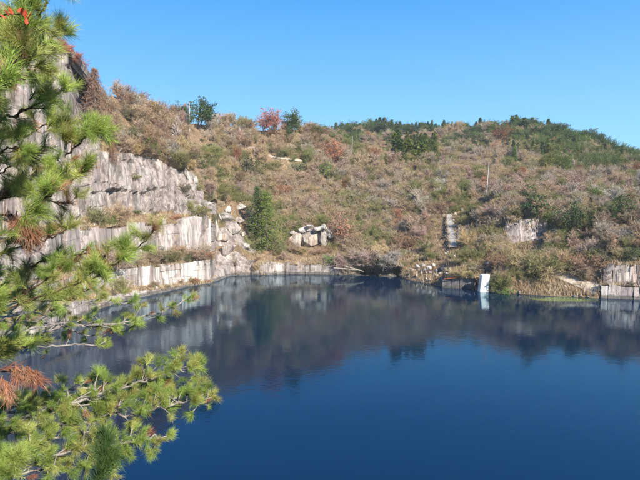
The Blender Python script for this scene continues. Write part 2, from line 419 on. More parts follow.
# the lake
wv = np.array([(-500, -120, 0), (500, -120, 0), (500, 330, 0), (-500, 330, 0)], float)
lake = tag(link('lake_water', make_mesh('lake_water', wv, [[0, 1, 2, 3]], mat=M['water'])), kind='structure')

# the knoll under the camera and the pines
kx, ky = np.meshgrid(np.linspace(-40, 40, 161), np.linspace(-50, 24, 149))
edge = .9 + 1.0 * np.sin(kx * .21 + 1) * np.clip(np.abs(kx) / 10, 0, 1) + np.clip(-kx - 2.0, 0, 4) * 1.0
kz = 18.35 - np.clip(ky - edge, 0, 40) * 2.2 - np.clip(np.abs(kx) - 10, 0, 60) * .5
KP = np.stack([kx, ky, np.maximum(kz, -5)], -1)
KP[..., 2] += .25 * fbm(KP, 3, 4, 80) - .1
ki = np.arange(kx.size).reshape(kx.shape)
tag(link('near_terrain', make_mesh('near_terrain', KP.reshape(-1, 3), np.stack([ki[:-1, :-1], ki[:-1, 1:], ki[1:, 1:], ki[1:, :-1]], -1).reshape(-1, 4), mat=M['soil'])), kind='structure')

# the thin air over the bowl
hv = np.array([(x, y, z) for z in (-7, 160) for y in (-140, 720) for x in (-620, 620)], float)
hz = make_mesh('haze', hv, [(0, 2, 3, 1), (4, 5, 7, 6), (0, 1, 5, 4), (2, 6, 7, 3), (0, 4, 6, 2), (1, 3, 7, 5)])
hm = bpy.data.materials.new('haze'); hm.use_nodes = True; hm.node_tree.nodes.remove(hm.node_tree.nodes['Principled BSDF'])
pv = hm.node_tree.nodes.new('ShaderNodeVolumePrincipled'); pv.inputs['Color'].default_value = (.86, .92, 1, 1); pv.inputs['Density'].default_value = HAZE
hm.node_tree.links.new(pv.outputs[0], hm.node_tree.nodes['Material Output'].inputs['Volume']); hz.materials.append(hm)
tag(link('haze', hz), kind='stuff')

# where the terrain shows at each pixel: the nearest grid point there
ZB = np.full((520, 760), 1e9); ZI = np.full((520, 760, 3), np.nan)
def fill(Pg, sub):
    P = Pg
    if sub > 1:
        t = np.linspace(0, 1, sub, endpoint=False)
        rows = [P[:-1] * (1 - a) + P[1:] * a for a in t]; P = np.concatenate(rows, 0)
        cs = [P[:, :-1] * (1 - a) + P[:, 1:] * a for a in t]; P = np.concatenate(cs, 1)
    P = P.reshape(-1, 3); x, y, d = project(P)
    ix = np.round(x + 60).astype(int); iy = np.round(y + 20).astype(int)
    ok = (ix >= 0) & (ix < 760) & (iy >= 0) & (iy < 520)
    ix, iy, d, P = ix[ok], iy[ok], d[ok], P[ok]
    o = np.argsort(-d); ix, iy, d, P = ix[o], iy[o], d[o], P[o]
    better = d < ZB[iy, ix]
    ZB[iy[better], ix[better]] = d[better]; ZI[iy[better], ix[better]] = P[better]
fill(FG, 4); fill(G, 3)
def hit(px, py):
    ix, iy = int(round(px + 60)), int(round(py + 20))
    for rad in range(0, 8):
        y0, y1, x0, x1 = max(0, iy - rad), iy + rad + 1, max(0, ix - rad), ix + rad + 1
        sub = ZB[y0:y1, x0:x1]
        if sub.size and sub.min() < 1e8:
            j = np.unravel_index(np.argmin(sub), sub.shape)
            return Vector(ZI[y0 + j[0], x0 + j[1]])
    return None
ROCKMASK = None
# ------------------------------------------------------------------ cut stone in the walls, boulders, tracks, poles
CUM = np.concatenate([[0], np.cumsum(NB)])
def bevel_box(name, P8, mat, w=.07, seed=0):
    """a hewn block from its eight corners (bottom four, top four), edges chamfered"""
    import bmesh
    bm = bmesh.new(); v = [bm.verts.new(p) for p in P8]
    for f in ((3, 2, 1, 0), (4, 5, 6, 7), (0, 1, 5, 4), (1, 2, 6, 5), (2, 3, 7, 6), (3, 0, 4, 7)): bm.faces.new([v[i] for i in f])
    bmesh.ops.bevel(bm, geom=bm.edges[:], offset=w, segments=1, affect='EDGES', profile=.6)
    bmesh.ops.recalc_face_normals(bm, faces=bm.faces[:])
    me = bpy.data.meshes.new(name); bm.to_mesh(me); bm.free(); me.materials.append(mat)
    return me
STONE_TONES = [(.50, .455, .42), (.38, .325, .30), (.30, .25, .235), (.20, .165, .165), (.44, .385, .35), (.63, .60, .56), (.36, .245, .205)]
def slab_row(bnd, px0, px1, wpx, parent, seed, proud=(.38, .56), tone_w=None, hs=(.95, 1.03)):
    r = np.random.default_rng(seed)
    i0, i1 = CUM[bnd], CUM[bnd + 1]
    px = px0; ph = r.uniform(0, 6)
    while px < px1:
        w = wpx * r.choice([.6, 1.0, 1.6, 2.3, 3.0]); q = px + w
        ua, ub = [int(np.argmin(np.abs(U - t))) for t in (px, q)]
        if ub > ua:
            ba, bb, ta, tb = G[i0, ua], G[i0, ub], G[i1, ua], G[i1, ub]
            ed = bb - ba; n = np.array([ed[1], -ed[0], 0]); n = n / (np.linalg.norm(n) + 1e-9)
            d = r.uniform(*proud); hf = r.uniform(*hs) + .07 * math.sin(px * .35 + ph) + (r.uniform(-.14, .05) if r.random() < .35 else 0)
            ta = ba + (ta - ba) * np.array([1, 1, hf]); tb = bb + (tb - bb) * np.array([1, 1, hf * r.uniform(.95, 1.05)])
            ba = ba - np.array([0, 0, .5]); bb = bb - np.array([0, 0, .5])
            gap = ed * .003; ba, ta = ba + gap, ta + gap; bb, tb = bb - gap, tb - gap
            j = lambda: r.normal(size=3) * .07
            dk = n * 1.6
            P8 = [ba + n * d + j(), bb + n * d * r.uniform(.85, 1.1) + j(), bb - dk, ba - dk, ta + n * d * .8 + j(), tb + n * d * r.uniform(.5, .95) + j(), tb - dk, ta - dk]
            c = STONE_TONES[r.choice(len(STONE_TONES), p=tone_w)]; c = [a * .55 + b * .45 for a, b in zip(c, (.40, .355, .33))] if not (bnd == 6 or (bnd == 3 and px < 300)) else c
            cuts = [0, 1] if r.random() < .25 or w < 3 else [0, r.uniform(.3, .7), 1] if r.random() < .7 else [0, r.uniform(.22, .4), r.uniform(.55, .8), 1]
            for f0, f1 in zip(cuts[:-1], cuts[1:]):
                lo = [np.array(P8[i]) * (1 - f0) + np.array(P8[i + 4]) * f0 for i in range(4)]; hi = [np.array(P8[i]) * (1 - f1) + np.array(P8[i + 4]) * f1 for i in range(4)]
                sh = n * (r.uniform(-.28, .12) if f0 > 0 else 0)
                hi = [h + j() * (.6 if f1 < 1 else 1.6) for h in hi]
                o = link('stone_slab', bevel_box('stone_slab', [q_ + sh for q_ in lo + hi], M['slab'], .025 + .03 * r.random()), parent)
                jj = r.uniform(.86, 1.12); o.color = (*[x * jj for x in c], 1)
        px = q
mixed = [.2, .2, .16, .12, .17, .05, .1]
light = [.28, .14, .06, .10, .17, .22, .03]
slab_row(5, 66, 128, 6, cliff, 1, tone_w=mixed)
slab_row(5, 158, 211, 5.5, cliff, 2, tone_w=light, hs=(.93, 1.05))
slab_row(3, 60, 160, 7, cliff, 3, tone_w=light)
slab_row(3, 163, 209, 10, cliff, 4, tone_w=[.1, .06, .04, .04, .06, .66, .04])
slab_row(1, 60, 212, 7, cliff, 5, tone_w=mixed)
slab_row(1, 257, 349, 5, bank, 6, proud=(.15, .5), tone_w=[.22, .2, .18, .08, .2, .07, .05], hs=(.92, 1.04))
slab_row(6, 507, 545, 5.5, bank, 7, proud=(.3, 1.0), tone_w=[.03, .3, .2, .07, .1, 0, .3])
slab_row(1, 602, 700, 4.5, bank, 8, tone_w=[.14, .2, .24, .22, .1, .03, .07], hs=(.95, 1.03))
slab_row(3, 600, 700, 4.2, bank, 9, tone_w=[.16, .18, .18, .26, .1, .06, .06], hs=(.95, 1.03))

def rock_mesh(r, sub=2, cuts=17, lo=.42, hi=.74):
    import bmesh
    bm = bmesh.new(); bmesh.ops.create_icosphere(bm, subdivisions=sub, radius=1)
    V = np.array([v.co[:] for v in bm.verts])
    for _ in range(cuts):
        n = unit(r.normal(size=3)); d = r.uniform(lo, hi)
        V = V - np.maximum(0, V @ n - d)[:, None] * n
    V = V + .03 * fbm(V * 3 + r.uniform(0, 50, 3), 1.0, 2, 90)[:, None] * V
    for v, c in zip(bm.verts, V): v.co = c
    me = bpy.data.meshes.new('boulder'); bm.to_mesh(me); bm.free(); me.materials.append(M['slab'])
    return me
RM = [rock_mesh(np.random.default_rng(100 + i)) for i in range(7)]
def boulder(px, py, wpx, hpx, tone, label, group=None, i=[0], name='boulder', sink=.25, D=None):
    p = hit(px, py + hpx * .5) if D is None else Vector(at(px, py + hpx * .5, D))
    d = project(np.array(p))[2]
    i[0] += 1
    o = link(name, RM[i[0] % len(RM)]); o.location = p + Vector((0, 0, hpx * d / F_PX * (.5 - sink)))
    o.scale = (wpx * d / F_PX * .62, wpx * d / F_PX * .55, hpx * d / F_PX * .68)
    o.rotation_euler = (random.uniform(-.3, .3), random.uniform(-.3, .3), random.uniform(0, 6))
    o.color = (*tone, 1)
    return tag(o, label, 'boulder', group)
WH, GY, DK, TN = (.58, .545, .49), (.40, .37, .34), (.16, .15, .15), (.46, .38, .31)
gp = 'boulders tumbled below the grey chute'
for px, py, w, h, t, l in [
    (418, 266, 6, 5, WH, 'pale boulder at the end of the pile farthest from the chute'), (423, 264, 6, 4, WH, 'flat white boulder on the upper edge of the boulder pile'),
    (424, 269, 7, 4, GY, 'grey boulder low in the boulder pile under flat white one'), (429, 266, 6, 6, WH, 'white boulder in the middle of the boulder pile'),
    (430, 271, 6, 4, TN, 'tan boulder at the foot of the boulder pile'), (434, 263, 5, 5, WH, 'small white boulder topmost of the boulder pile'),
    (436, 270, 7, 5, WH, 'wide white boulder below the dark one in the pile'), (442, 267, 11, 8, DK, 'large dark grey boulder in the pile above the lake'),
    (449, 269, 5, 5, WH, 'white boulder touching the large dark boulder on the slab side'), (447, 273, 6, 4, GY, 'grey stone under the large dark boulder'),
    (412, 268, 4, 3, GY, 'little grey stone lying apart from the boulder pile'), (440, 273, 5, 3, WH, 'little white stone at the foot of the large dark boulder'),
    (453, 256, 6, 5, WH, 'white boulder at the bottom end of the grey chute'), (456, 261, 5, 6, WH, 'white boulder just above the dark flooded ledge'),
    (458, 223, 6, 4, WH, 'pale stone at the head of the grey chute'), (459, 229, 5, 5, WH, 'white stone halfway down beside the grey chute'),
    (459, 236, 5, 6, WH, 'pale block lower down beside the grey chute'), (462, 243, 6, 4, TN, 'tan stone near the lower end of the grey chute'),
    (450, 211, 9, 4, WH, 'flat pale rock on the slope above the grey chute'), (462, 208, 5, 4, WH, 'small pale rock above the chute towards the pole'),
    (489, 262, 9, 6, TN, 'broad tan rock above the white upright slab'), (496, 265, 5, 5, WH, 'white stone perched above the white upright slab')]:
    boulder(px, py, w, h, t, l, gp)
for px, py, w, h, t, l in [
    (515, 296.5, 4, 2.6, WH, 'white stone at the waterline beside the weedy shallows'), (553, 295.5, 4.5, 4, WH, 'white angular stone by the water below the pale track'),
    (634, 257, 6, 5, WH, 'white block lying on top of the striped right-hand wall'), (352, 266, 11, 6, WH, 'pale squared block at the mouth of the dark hollow'),
    (420, 205, 8, 4, GY, 'grey ledge rock high on the brushy slope'), (411, 268.5, 5, 3, TN, 'tan stone near the shore past the dark hollow'),
    (240, 205, 16, 5, WH, 'flat pale slab rock beside the tall green cedar'), (228, 208, 10, 8, WH, 'pale boulder on the slope between cliff and tall cedar'),
    (219, 215, 7, 12, WH, 'upright white rock beside the cliff end'), (247, 212, 7, 6, GY, 'grey rock half hidden beside the tall cedar'),
    (222, 234, 16, 11, TN, 'big tan boulder above the sloping shore rock'), (243, 232, 9, 8, TN, 'tan rock at the foot of the tall cedar'),
    (226, 214, 24, 13, (.46, .42, .38), 'wide sloping pale slab of rock between cliff end and tall cedar'), (233, 226, 20, 13, (.38, .34, .31), 'grey sloping slab below the wide pale one near the cedar'), (216, 226, 11, 16, (.48, .44, .40), 'steep pale rock leaning against the cliff end'), (241, 219, 12, 9, (.44, .38, .33), 'tan blocky rock near the foot of the tall cedar'), (228, 246, 22, 12, (.38, .33, .30), 'rounded grey rock above the waterline near the corner'), (246, 243, 12, 9, (.45, .4, .36), 'pale rock at the inner corner of the far wall'), (210, 202, 6, 6, WH, 'small white rock beside the yellow-green bush'), (187, 170, 10, 16, WH, 'white streaked rock slab on the cliff crest'),
    (195, 178, 8, 9, WH, 'white rock at the lower end of the cliff crest'), (176, 160, 8, 5, WH, 'flat white rock on the cliff crest'),
    (170, 157, 6, 4, WH, 'small white rock behind the cliff crest'), (199, 206, 13, 13, (.40, .34, .32), 'pointed grey rock on the end of the striped wall'),
    (119, 146, 8, 8, WH, 'pale rock high on the cliff beside the evergreen scrub')]:
    boulder(px, py, w, h, t, l)
rr_ = random.Random(5)
for i in range(34):
    px = rr_.uniform(496, 606); py = 292.5 + (px - 496) * .05 - rr_.random() * 14
    w = 1.8 + 4.5 * rr_.random() ** 2; boulder(px, py, w, w * rr_.uniform(.5, .8), [TN, TN, GY, GY][i % 4], f'{["small", "broad"][w > 4]} {["tan", "tan", "grey", "grey"][i % 4]} rubble stone on the bank, {"close to the water" if py > 289 + (px - 496) * .05 else "higher up the bank"}, {"near the green waterside bush" if px < 530 else "beside the weedy shallows" if px < 570 else "under the pale track"}', 'rubble stones on the right-hand bank')
for i in range(26):
    px = rr_.uniform(404, 452); py = 278 + (px - 404) * .17 - rr_.random() * 12
    w = rr_.uniform(2, 5); boulder(px, py, w, w * rr_.uniform(.5, .8), [TN, GY, WH, TN][i % 4], f'{["small", "broad"][w > 3.5]} {["tan", "grey", "pale", "tan"][i % 4]} stone scattered on the bank {"between dark hollow and boulder pile" if px < 425 else "below the boulder pile"}', 'stones scattered on the middle bank')
# the outcrop on the far shelf: one body of rock with lichen-white blocks on it
oc = bpy.data.objects.new('rock_outcrop', None); COL.objects.link(oc)
p0 = hit(312, 247); oc.location = p0
tag(oc, 'broad rock outcrop topped with white blocks on the far grassy shelf', 'rock outcrop')
for px, py, w, h, t, z in [(311, 240, 46, 22, TN, 0), (322, 236, 24, 19, GY, 1), (296, 241, 20, 16, TN, 1), (329, 234, 14, 8, WH, 0), (318, 229, 17, 5, WH, 1), (309, 226, 9, 3, WH, 1), (302, 230, 12, 6, WH, 0), (324, 227, 9, 5, WH, 1), (292, 233, 10, 6, GY, 0)]:
    Dp = project(np.array(p0))[2]; k = Dp / F_PX
    o = link('rock_block', RM[int(px) % 7], oc)
    o.location = Vector(at(px, py, p0.y - (2.0 if z else .6) - (2.0 if t is WH else 0))) - p0; o.scale = (w * k * .6, w * k * .42, h * k * .66)
    o.rotation_euler = (random.uniform(-.2, .2), random.uniform(-.2, .2), random.uniform(-.4, .4)); o.color = (*t, 1)

# white upright slab and the dark flooded ledge beside it
def block(name, base, w, h, dpt, mat, tw=1.0, lean=0, parent=None, rz=0, bev=.08, tone=None):
    b = [(-w / 2, -dpt / 2, -1.2), (w / 2, -dpt / 2, -1.2), (w / 2, dpt / 2, -1.2), (-w / 2, dpt / 2, -1.2)]
    t = [(-w / 2 * tw + lean, -dpt / 2 * .8, h), (w / 2 * tw + lean, -dpt / 2 * .8, h * 1.03), (w / 2 * tw + lean, dpt / 2, h * 1.05), (-w / 2 * tw + lean, dpt / 2, h)]
    o = link(name, bevel_box(name, b + t, mat, bev), parent); o.location = base; o.rotation_euler[2] = rz
    if tone: o.color = (*tone, 1)
    return o
k126 = 126 / F_PX
pw = Vector(at(482.5, 291.2, water_dist(482.5, 291.2))); pw.z = 0
tag(block('upright_slab', pw + Vector((0, -.3, 0)), 9.5 * k126, 16.5 * k126, 2.0, M['white'], .82, .45, bev=.12), 'tall clean white stone slab standing in the water edge', 'stone slab')
lg = bpy.data.objects.new('flooded_ledge', None); COL.objects.link(lg); pl = Vector(at(461, 289.5, 129)); pl.z = 0; lg.location = pl
tag(lg, 'dark rock ledge with rusty beams beside the white upright slab', 'rock ledge')
for x, w, h, t in [(-3.2, 2.2, 1.9, DK), (-1.1, 2.1, 2.4, (.12, .11, .12)), (.8, 1.9, 2.6, DK), (2.6, 2.0, 2.9, (.22, .19, .18))]:
    block('rock_block', Vector((x, 1.2 - x * .25, 0)), w, h, 2.4, M['slab'], .95, parent=lg, rz=-.2, tone=t)
for k_, (x0, x1, z0, z1) in enumerate([(-4.2, 3.6, 2.3, 3.2), (-2.8, 3.2, 2.7, 3.7), (-1.0, 3.9, 3.3, 3.5)]):
    V, Q = segs([(x0, 0.3 + .3 * k_, z0)], [(x1, -.6 + .3 * k_, z1)], .16, .13, 6)
    link('iron_beam', make_mesh('iron_beam', V, Q, mat=M['rust']), lg)
# driftwood poles at the dark hollow
for i, (a, b) in enumerate([((334, 268), (357, 270)), ((346, 266.5), (364, 271.5)), ((383, 271), (386, 261))]):
    A = Vector(at(*a, 152)); B = Vector(at(*b, 151)); V, Q = segs([A], [B], .17, .12, 6)
    tag(link('fallen_log', make_mesh('fallen_log', V, Q, mat=M['wood'])), ['thin pale log lying level at the edge of the far wall', 'pale log slanting into the water at the dark hollow', 'short pale stake upright in the dark hollow'][i], 'log')

# tracks on the slope
def strip(name, px, width, mat, lift=.25, kerb=0, tilt=.0):
    P = []
    for (a, b), (c, d) in zip(px[:-1], px[1:]):
        for t in np.linspace(0, 1, 8, endpoint=False): P.append(hit(a + (c - a) * t, b + (d - b) * t))
    P = np.array(P); P0 = P.copy()
    tt = np.linspace(0, 1, len(P)); P = np.stack([np.polyval(np.polyfit(tt, P[:, i], 3), tt) for i in range(3)], 1)
    lift += max(0, float((P0[:, 2] - P[:, 2]).max()) * .9)
    T = unit(np.gradient(P, axis=0)); Sd = unit(np.cross(T, [0, 0, 1.])); n = len(P)
    Sd = Sd + np.array([0, 0, 1.]) * tilt * np.sign(Sd[:, 1:2])
    prof = [(-.5, -2.2), (-.5, kerb), (-.42, kerb), (-.42, 0), (.42, 0), (.42, kerb), (.5, kerb), (.5, -2.2)] if kerb else [(-.5, -.6), (-.5, 0), (-.17, .04), (.17, .02), (.5, 0), (.5, -.6)]
    wv_ = width * (1 + .15 * np.array([vnoise(np.array([q * .9]), 5.0, 7)[0] for q in P]))[:, None]
    V = np.stack([P + Sd * wv_ * a + np.array([0, 0, lift + c]) for a, c in prof], 1); m = len(prof)
    V = V + np.random.default_rng(3).normal(size=V.shape) * np.array([.14, .04, .02])
    i = np.arange(n * m).reshape(n, m)
    return link(name, make_mesh(name, V.reshape(-1, 3), np.stack([i[:-1, :-1], i[:-1, 1:], i[1:, 1:], i[1:, :-1]], -1).reshape(-1, 4), mat=mat))
tag(strip('concrete_chute', [(449, 217), (450, 228), (452, 240), (453, 251)], 2.0, M['chute'], .6, 0), 'grey concrete chute running down the brushy slope beside white stones', 'chute')
tag(strip('track', [(556, 273), (575, 281), (592, 288), (604, 293)], 3.8, M['track'], .35, 0, .5), kind='structure')
tag(strip('hilltop_path', [(264, 154), (276, 157), (290, 159), (304, 161)], 1.5, M['track'], .1, 0, .3), kind='structure')

for i in range(24):
    y = rr_.uniform(214, 254); px = 449 + (y - 217) * .12 + rr_.choice([-1, 1, 1]) * rr_.uniform(4, 9); w = rr_.uniform(2.5, 6)
    boulder(px, y, w, w * rr_.uniform(.5, .8), [WH, TN, GY, WH][i % 4], f'{["small", "broad"][w > 4.2]} {["pale", "tan", "grey", "pale"][i % 4]} stone strewn {"on the cliff side of" if px < 450 else "on the pole side of"} the chute, {"near its head" if y < 228 else "halfway down" if y < 241 else "near its foot"}', 'stones strewn beside the chute')
# utility poles
def pole(name, px, base, top, label, lean=0):
    p = hit(px, base); d = project(np.array(p))[2]; h = (base - top) * d / F_PX + .6
    root = bpy.data.objects.new(name, None); COL.objects.link(root); root.location = p - Vector((0, 0, .6)); root.rotation_euler[1] = lean
    tag(root, label, 'pole', 'utility poles on the slopes')
    V, Q = segs([(0, 0, 0), (0, 0, h * .5)], [(0, 0, h * .5), (0, 0, h)], [.185, .16], [.16, .13], 10); link('pole_shaft', make_mesh('pole_shaft', V, Q, mat=M['pole'], smooth=True), root)
    V, Q = merge([segs([(0, 0, h * .93)], [(0, 0, h * .945)], .165, .165, 10), segs([(0, 0, h * .72)], [(0, 0, h * .73)], .18, .18, 10), segs([(.1, -.2, h * .9)], [(.1, -.36, h * .9)], .07, .07, 6), segs([(0, 0, h)], [(0, 0, h + .07)], .15, .05, 10)])
    tag(link('pole_fittings', make_mesh('pole_fittings', V, Q, mat=M['chute']), root), kind='stuff')
pole('utility_pole', 190.5, 134, 102, 'pale utility pole in front of the dark evergreens near the cliff')
pole('utility_pole', 352, 161, 136, 'pale utility pole standing below the dark conifer ridge', .03)
pole('utility_pole', 486.5, 197, 161.5, 'tallest pale utility pole, alone on the grey brush slope', .05)
# the pale gate frame on the hilltop
p = hit(252, 154); d = project(np.array(p))[2]; k = d / F_PX
gt = bpy.data.objects.new('gate_frame', None); COL.objects.link(gt); gt.location = p; gt.rotation_euler[2] = .1
tag(gt, 'small white two-post gate frame on the hilltop by the track', 'gate frame')
for x in (-2.6 * k, 2.6 * k):
    V, Q = segs([(x, 0, -.5)], [(x, 0, 6.6 * k)], .12, .11, 6); link('post', make_mesh('post', V, Q, mat=M['pole']), gt)
V, Q = segs([(-3.6 * k, -.02, 6.9 * k)], [(3.6 * k, .02, 6.9 * k)], .12, .12, 6); link('lintel', make_mesh('lintel', V, Q, mat=M['pole']), gt)

# ------------------------------------------------------------------ plants: meshes one metre high, shared by their copies
def skeleton(r, stems, lean, L0, levels, base=.05, seg=3, wob=.25):
    """stems and their branches level by level: list of (A, B, level, parent radius factor)"""
    d = unit(np.concatenate([r.normal(size=(stems, 2)) * lean, np.ones((stems, 1))], 1))
    p = np.concatenate([r.normal(size=(stems, 2)) * base, np.zeros((stems, 1))], 1)
    A, B, Dv = [], [], []
    L = L0 * r.uniform(.75, 1.1, (stems, 1)) / seg
    for s in range(seg):
        q = p + d * L; A.append(p); B.append(q); Dv.append(d); p = q
        d = unit(d + r.normal(size=d.shape) * wob + np.array([0, 0, .12]))
    A, B, Dv = map(np.concatenate, (A, B, Dv)); out = [(A, B)]
    minz = levels[0][4] if len(levels[0]) > 4 else 0
    for li, lv in enumerate(levels):
        n, ln, spread, up = lv[:4]
        if li == 0 and minz:
            keep = B[:, 2] > minz; A, B, Dv = A[keep], B[keep], Dv[keep]
        rep = np.repeat(np.arange(len(A)), n)
        t = r.uniform(.15, 1, (len(rep), 1)); p = A[rep] + (B[rep] - A[rep]) * t
        d = unit(Dv[rep] + r.normal(size=(len(rep), 3)) * spread + np.array([0, 0, up]))
        l = ln * r.uniform(.5, 1.3, (len(rep), 1)) * .5
        m = p + d * l; d2 = unit(d + r.normal(size=d.shape) * .3 + np.array([0, 0, up * .5])); e = m + d2 * l
        A, B, Dv = np.concatenate([p, m]), np.concatenate([m, e]), np.concatenate([d, d2])
        out.append((A, B)); tips = e
    return out, tips
def wood(sk, radii):
    return merge([segs(A, B, ra, ra * .72, 3) for (A, B), ra in zip(sk, radii)])
def norm_h(V, z=1.0):
    return V / max(V[:, 2].max(), 1e-3) * z
def shrub_bare(seed, leaves=0, wide=.55):
    r = np.random.default_rng(seed)
    sk, tips = skeleton(r, 11, wide, .8, [(4, .34, .65, .25), (4, .16, .8, .2)])
    V, Q = wood(sk, (.017, .009, .0065))
    if leaves:
        V2, Q2 = leaf_quads(tips[r.integers(0, len(tips), leaves)] + r.normal(size=(leaves, 3)) * .05, .035, r); V, Q = merge([(V, Q), (V2, Q2)])
    return make_mesh('bare_shrub', norm_h(V), Q, mat=M['twig'])
def thicket(seed, wide=.55, leaves=500):
    """a bigger bush or low tree of many fine twigs with some dry leaves hanging on"""
    r = np.random.default_rng(seed)
    sk, tips = skeleton(r, 9, wide, .78, [(3, .36, .7, .25), (4, .2, .8, .2), (3, .1, .9, .15)])
    V, Q = wood(sk, (.010, .0055, .0038, .0034))
    if leaves:
        cl = tips[r.permutation(len(tips))[:len(tips) // 4]]
        V2, Q2 = leaf_quads(cl[r.integers(0, len(cl), leaves)] + r.normal(size=(leaves, 3)) * .045, .021, r); V, Q = merge([(V, Q), (V2, Q2)])
    return make_mesh('thicket', norm_h(V), Q, mat=M['twig'])
def tree_bare(seed, leaves=0, wide=.3):
    r = np.random.default_rng(seed)
    sk, tips = skeleton(r, 2, .12, .75, [(3, .45, .7, .45, .25), (4, .26, .7, .35), (3, .13, .8, .25)], base=.01, seg=4, wob=.12)
    Vt, Qt = wood(sk[:1], (.016,)); Vc, Qc = wood(sk[1:], (.009, .0055, .0045))
    if leaves:
        V2, Q2 = leaf_quads(tips[r.integers(0, len(tips), leaves)] + r.normal(size=(leaves, 3)) * .035, .026, r); Vc, Qc = merge([(Vc, Qc), (V2, Q2)])
    z = Vc[:, 2].max(); return make_mesh('trunk', Vt / z, Qt, mat=M['bark']), make_mesh('crown', Vc / z, Qc, mat=M['leaf' if leaves > 800 else 'twig'])
def leafy(seed, n, stems=7, wide=.6, size=.05, tree=False, L1=.4, up=.1):
    """evergreen or still-leaved crown: clumps of leaves about the ends of real branches"""
    r = np.random.default_rng(seed)
    if tree: sk, tips = skeleton(r, 2, .15, .72, [(3, L1, .8, .35, .22), (4, .2, .9, .15)], base=.01, seg=4, wob=.12)
    else: sk, tips = skeleton(r, stems, wide, .62, [(3, L1, .8, .15), (3, .18, .9, .05)], base=.08)
    Vt, Qt = wood(sk, (.02 if tree else .012, .008, .005))
    cl = tips[r.permutation(len(tips))[:max(20, len(tips) * 2 // 3)]]
    P = cl[r.integers(0, len(cl), n)] + r.normal(size=(n, 3)) * np.array([.055, .055, .038])
    P[:, 2] = np.maximum(P[:, 2], .02)
    Vc, Qc = leaf_quads(P, size * .62, r, .6, up)
    z = Vc[:, 2].max(); return make_mesh('trunk', Vt / z, Qt, mat=M['bark']), make_mesh('crown', Vc / z, Qc, mat=M['leaf'])
def conifer(seed, n_whorl=30, per=8, clumps=9, rad=.2, droop=.35, power=.8, size=.026, gap=.08, aspect=.55):
    r = np.random.default_rng(seed); A, B, P = [], [], []
    bulge = r.uniform(.75, 1.2, 9)
    for i in range(n_whorl):
        t = gap + (1 - gap) * (i + r.uniform(-.3, .3)) / n_whorl; t = min(t, .985)
        for j in range(per):
            th = r.uniform(0, 2 * PI); w = rad * (1 - t) ** power * bulge[int(th / (2 * PI) * 9) % 9] * r.uniform(.5, 1.18) + .012
            a = np.array([0, 0, t]); b = np.array([math.cos(th) * w, math.sin(th) * w, t + w * r.uniform(-.1, .35) - droop * w * .6])
            A.append(a); B.append(b)
            s = np.linspace(.25, 1, clumps)[:, None]
            c = a + (b - a) * s; c[:, 2] -= droop * w * .35 * np.sin(s[:, 0] * PI) * -1
            P.append(c + r.normal(size=c.shape) * (.012 + .06 * w))
    P = np.concatenate(P)
    Vt, Qt = merge([segs([(0, 0, 0), (0, 0, .5)], [(0, 0, .5), (0, 0, .97)], [.018, .011], [.011, .003], 6), segs(A, B, .003, .0015, 3)])
    Vc, Qc = leaf_quads(P, size, r, aspect, .15)
    return make_mesh('trunk', Vt, Qt, mat=M['bark']), make_mesh('crown', Vc, Qc, mat=M['leaf'])
def bamboo(seed):
    r = np.random.default_rng(seed); A, B, P = [], [], []
    for i in range(11):
        d = unit(np.array([r.normal() * .12, r.normal() * .12, 1.])); p = np.array([r.normal() * .1, r.normal() * .1, 0]); bend = r.normal(size=2) * .12; h = r.uniform(.75, 1.05)
        for s in range(7):
            q = p + d * h / 7; A.append(p); B.append(q)
            if s >= 2:
                w = .12 * (1 - abs(s - 4) / 5)
                P.append(p + (q - p) * r.uniform(0, 1, (34, 1)) + r.normal(size=(34, 3)) * np.array([w * .7, w * .7, .03]))
            p = q; d = unit(d + np.array([bend[0], bend[1], -.05]) * (s / 5))
    Vt, Qt = segs(A, B, .007, .006, 4); Vc, Qc = leaf_quads(np.concatenate(P), .028, r, .35, .5)
    return make_mesh('stem', Vt, Qt, mat=M['bark']), make_mesh('crown', Vc, Qc, mat=M['leaf'])

K = {
 'bare_shrub': [thicket(200 + i, .4 + .1 * (i % 4), (150, 500, 900)[i % 3]) for i in range(9)],
 'bare_tree': [tree_bare(220 + i, (0, 60, 160)[i % 3]) for i in range(8)],
 'evergreen_shrub': [leafy(240 + i, 1000, 7, .6, .05) for i in range(6)],
 'evergreen_tree': [leafy(250 + i, 1700, tree=True, size=.042) for i in range(6)],
 'broadleaf_tree': [leafy(260 + i, 1500, tree=True, size=.036, L1=.45) for i in range(5)],
 'cedar_tree': [conifer(270 + i, 24, 7, 7, .2, .3, .75, .032) for i in range(5)],
 'bamboo': [bamboo(280 + i) for i in range(5)],
}
LM = [('pale hilltop gate frame', 252, 150), ('pole by the dark evergreens', 190, 116), ('tall green cedar', 264, 214), ('grey concrete chute', 451, 234), ('white upright slab', 483, 284), ('boulder pile', 432, 267),
      ('white-topped outcrop', 312, 236), ('russet oak', 345, 222), ('pole below the conifer ridge', 352, 149), ('tallest pole', 488, 179), ('rusty ridge tree', 503, 131), ('olive cedar grove', 415, 150), ('bamboo grove', 600, 150),
      ('pink rock face', 526, 230), ('striped lakeside walls', 622, 274), ('hilltop path', 285, 158), ('dark hollow', 378, 267), ('cliff crest', 150, 152), ('dead brown pine', 96, 96), ('red maple', 262, 115), ('lone dark evergreen', 540, 195),
      ('pale track', 585, 285), ('orange maple', 333, 146), ('conifer ridge', 366, 128), ('striped cliff benches', 150, 260), ('brown oak', 611, 240), ('hilltop pine', 293, 122)]
USED = {}
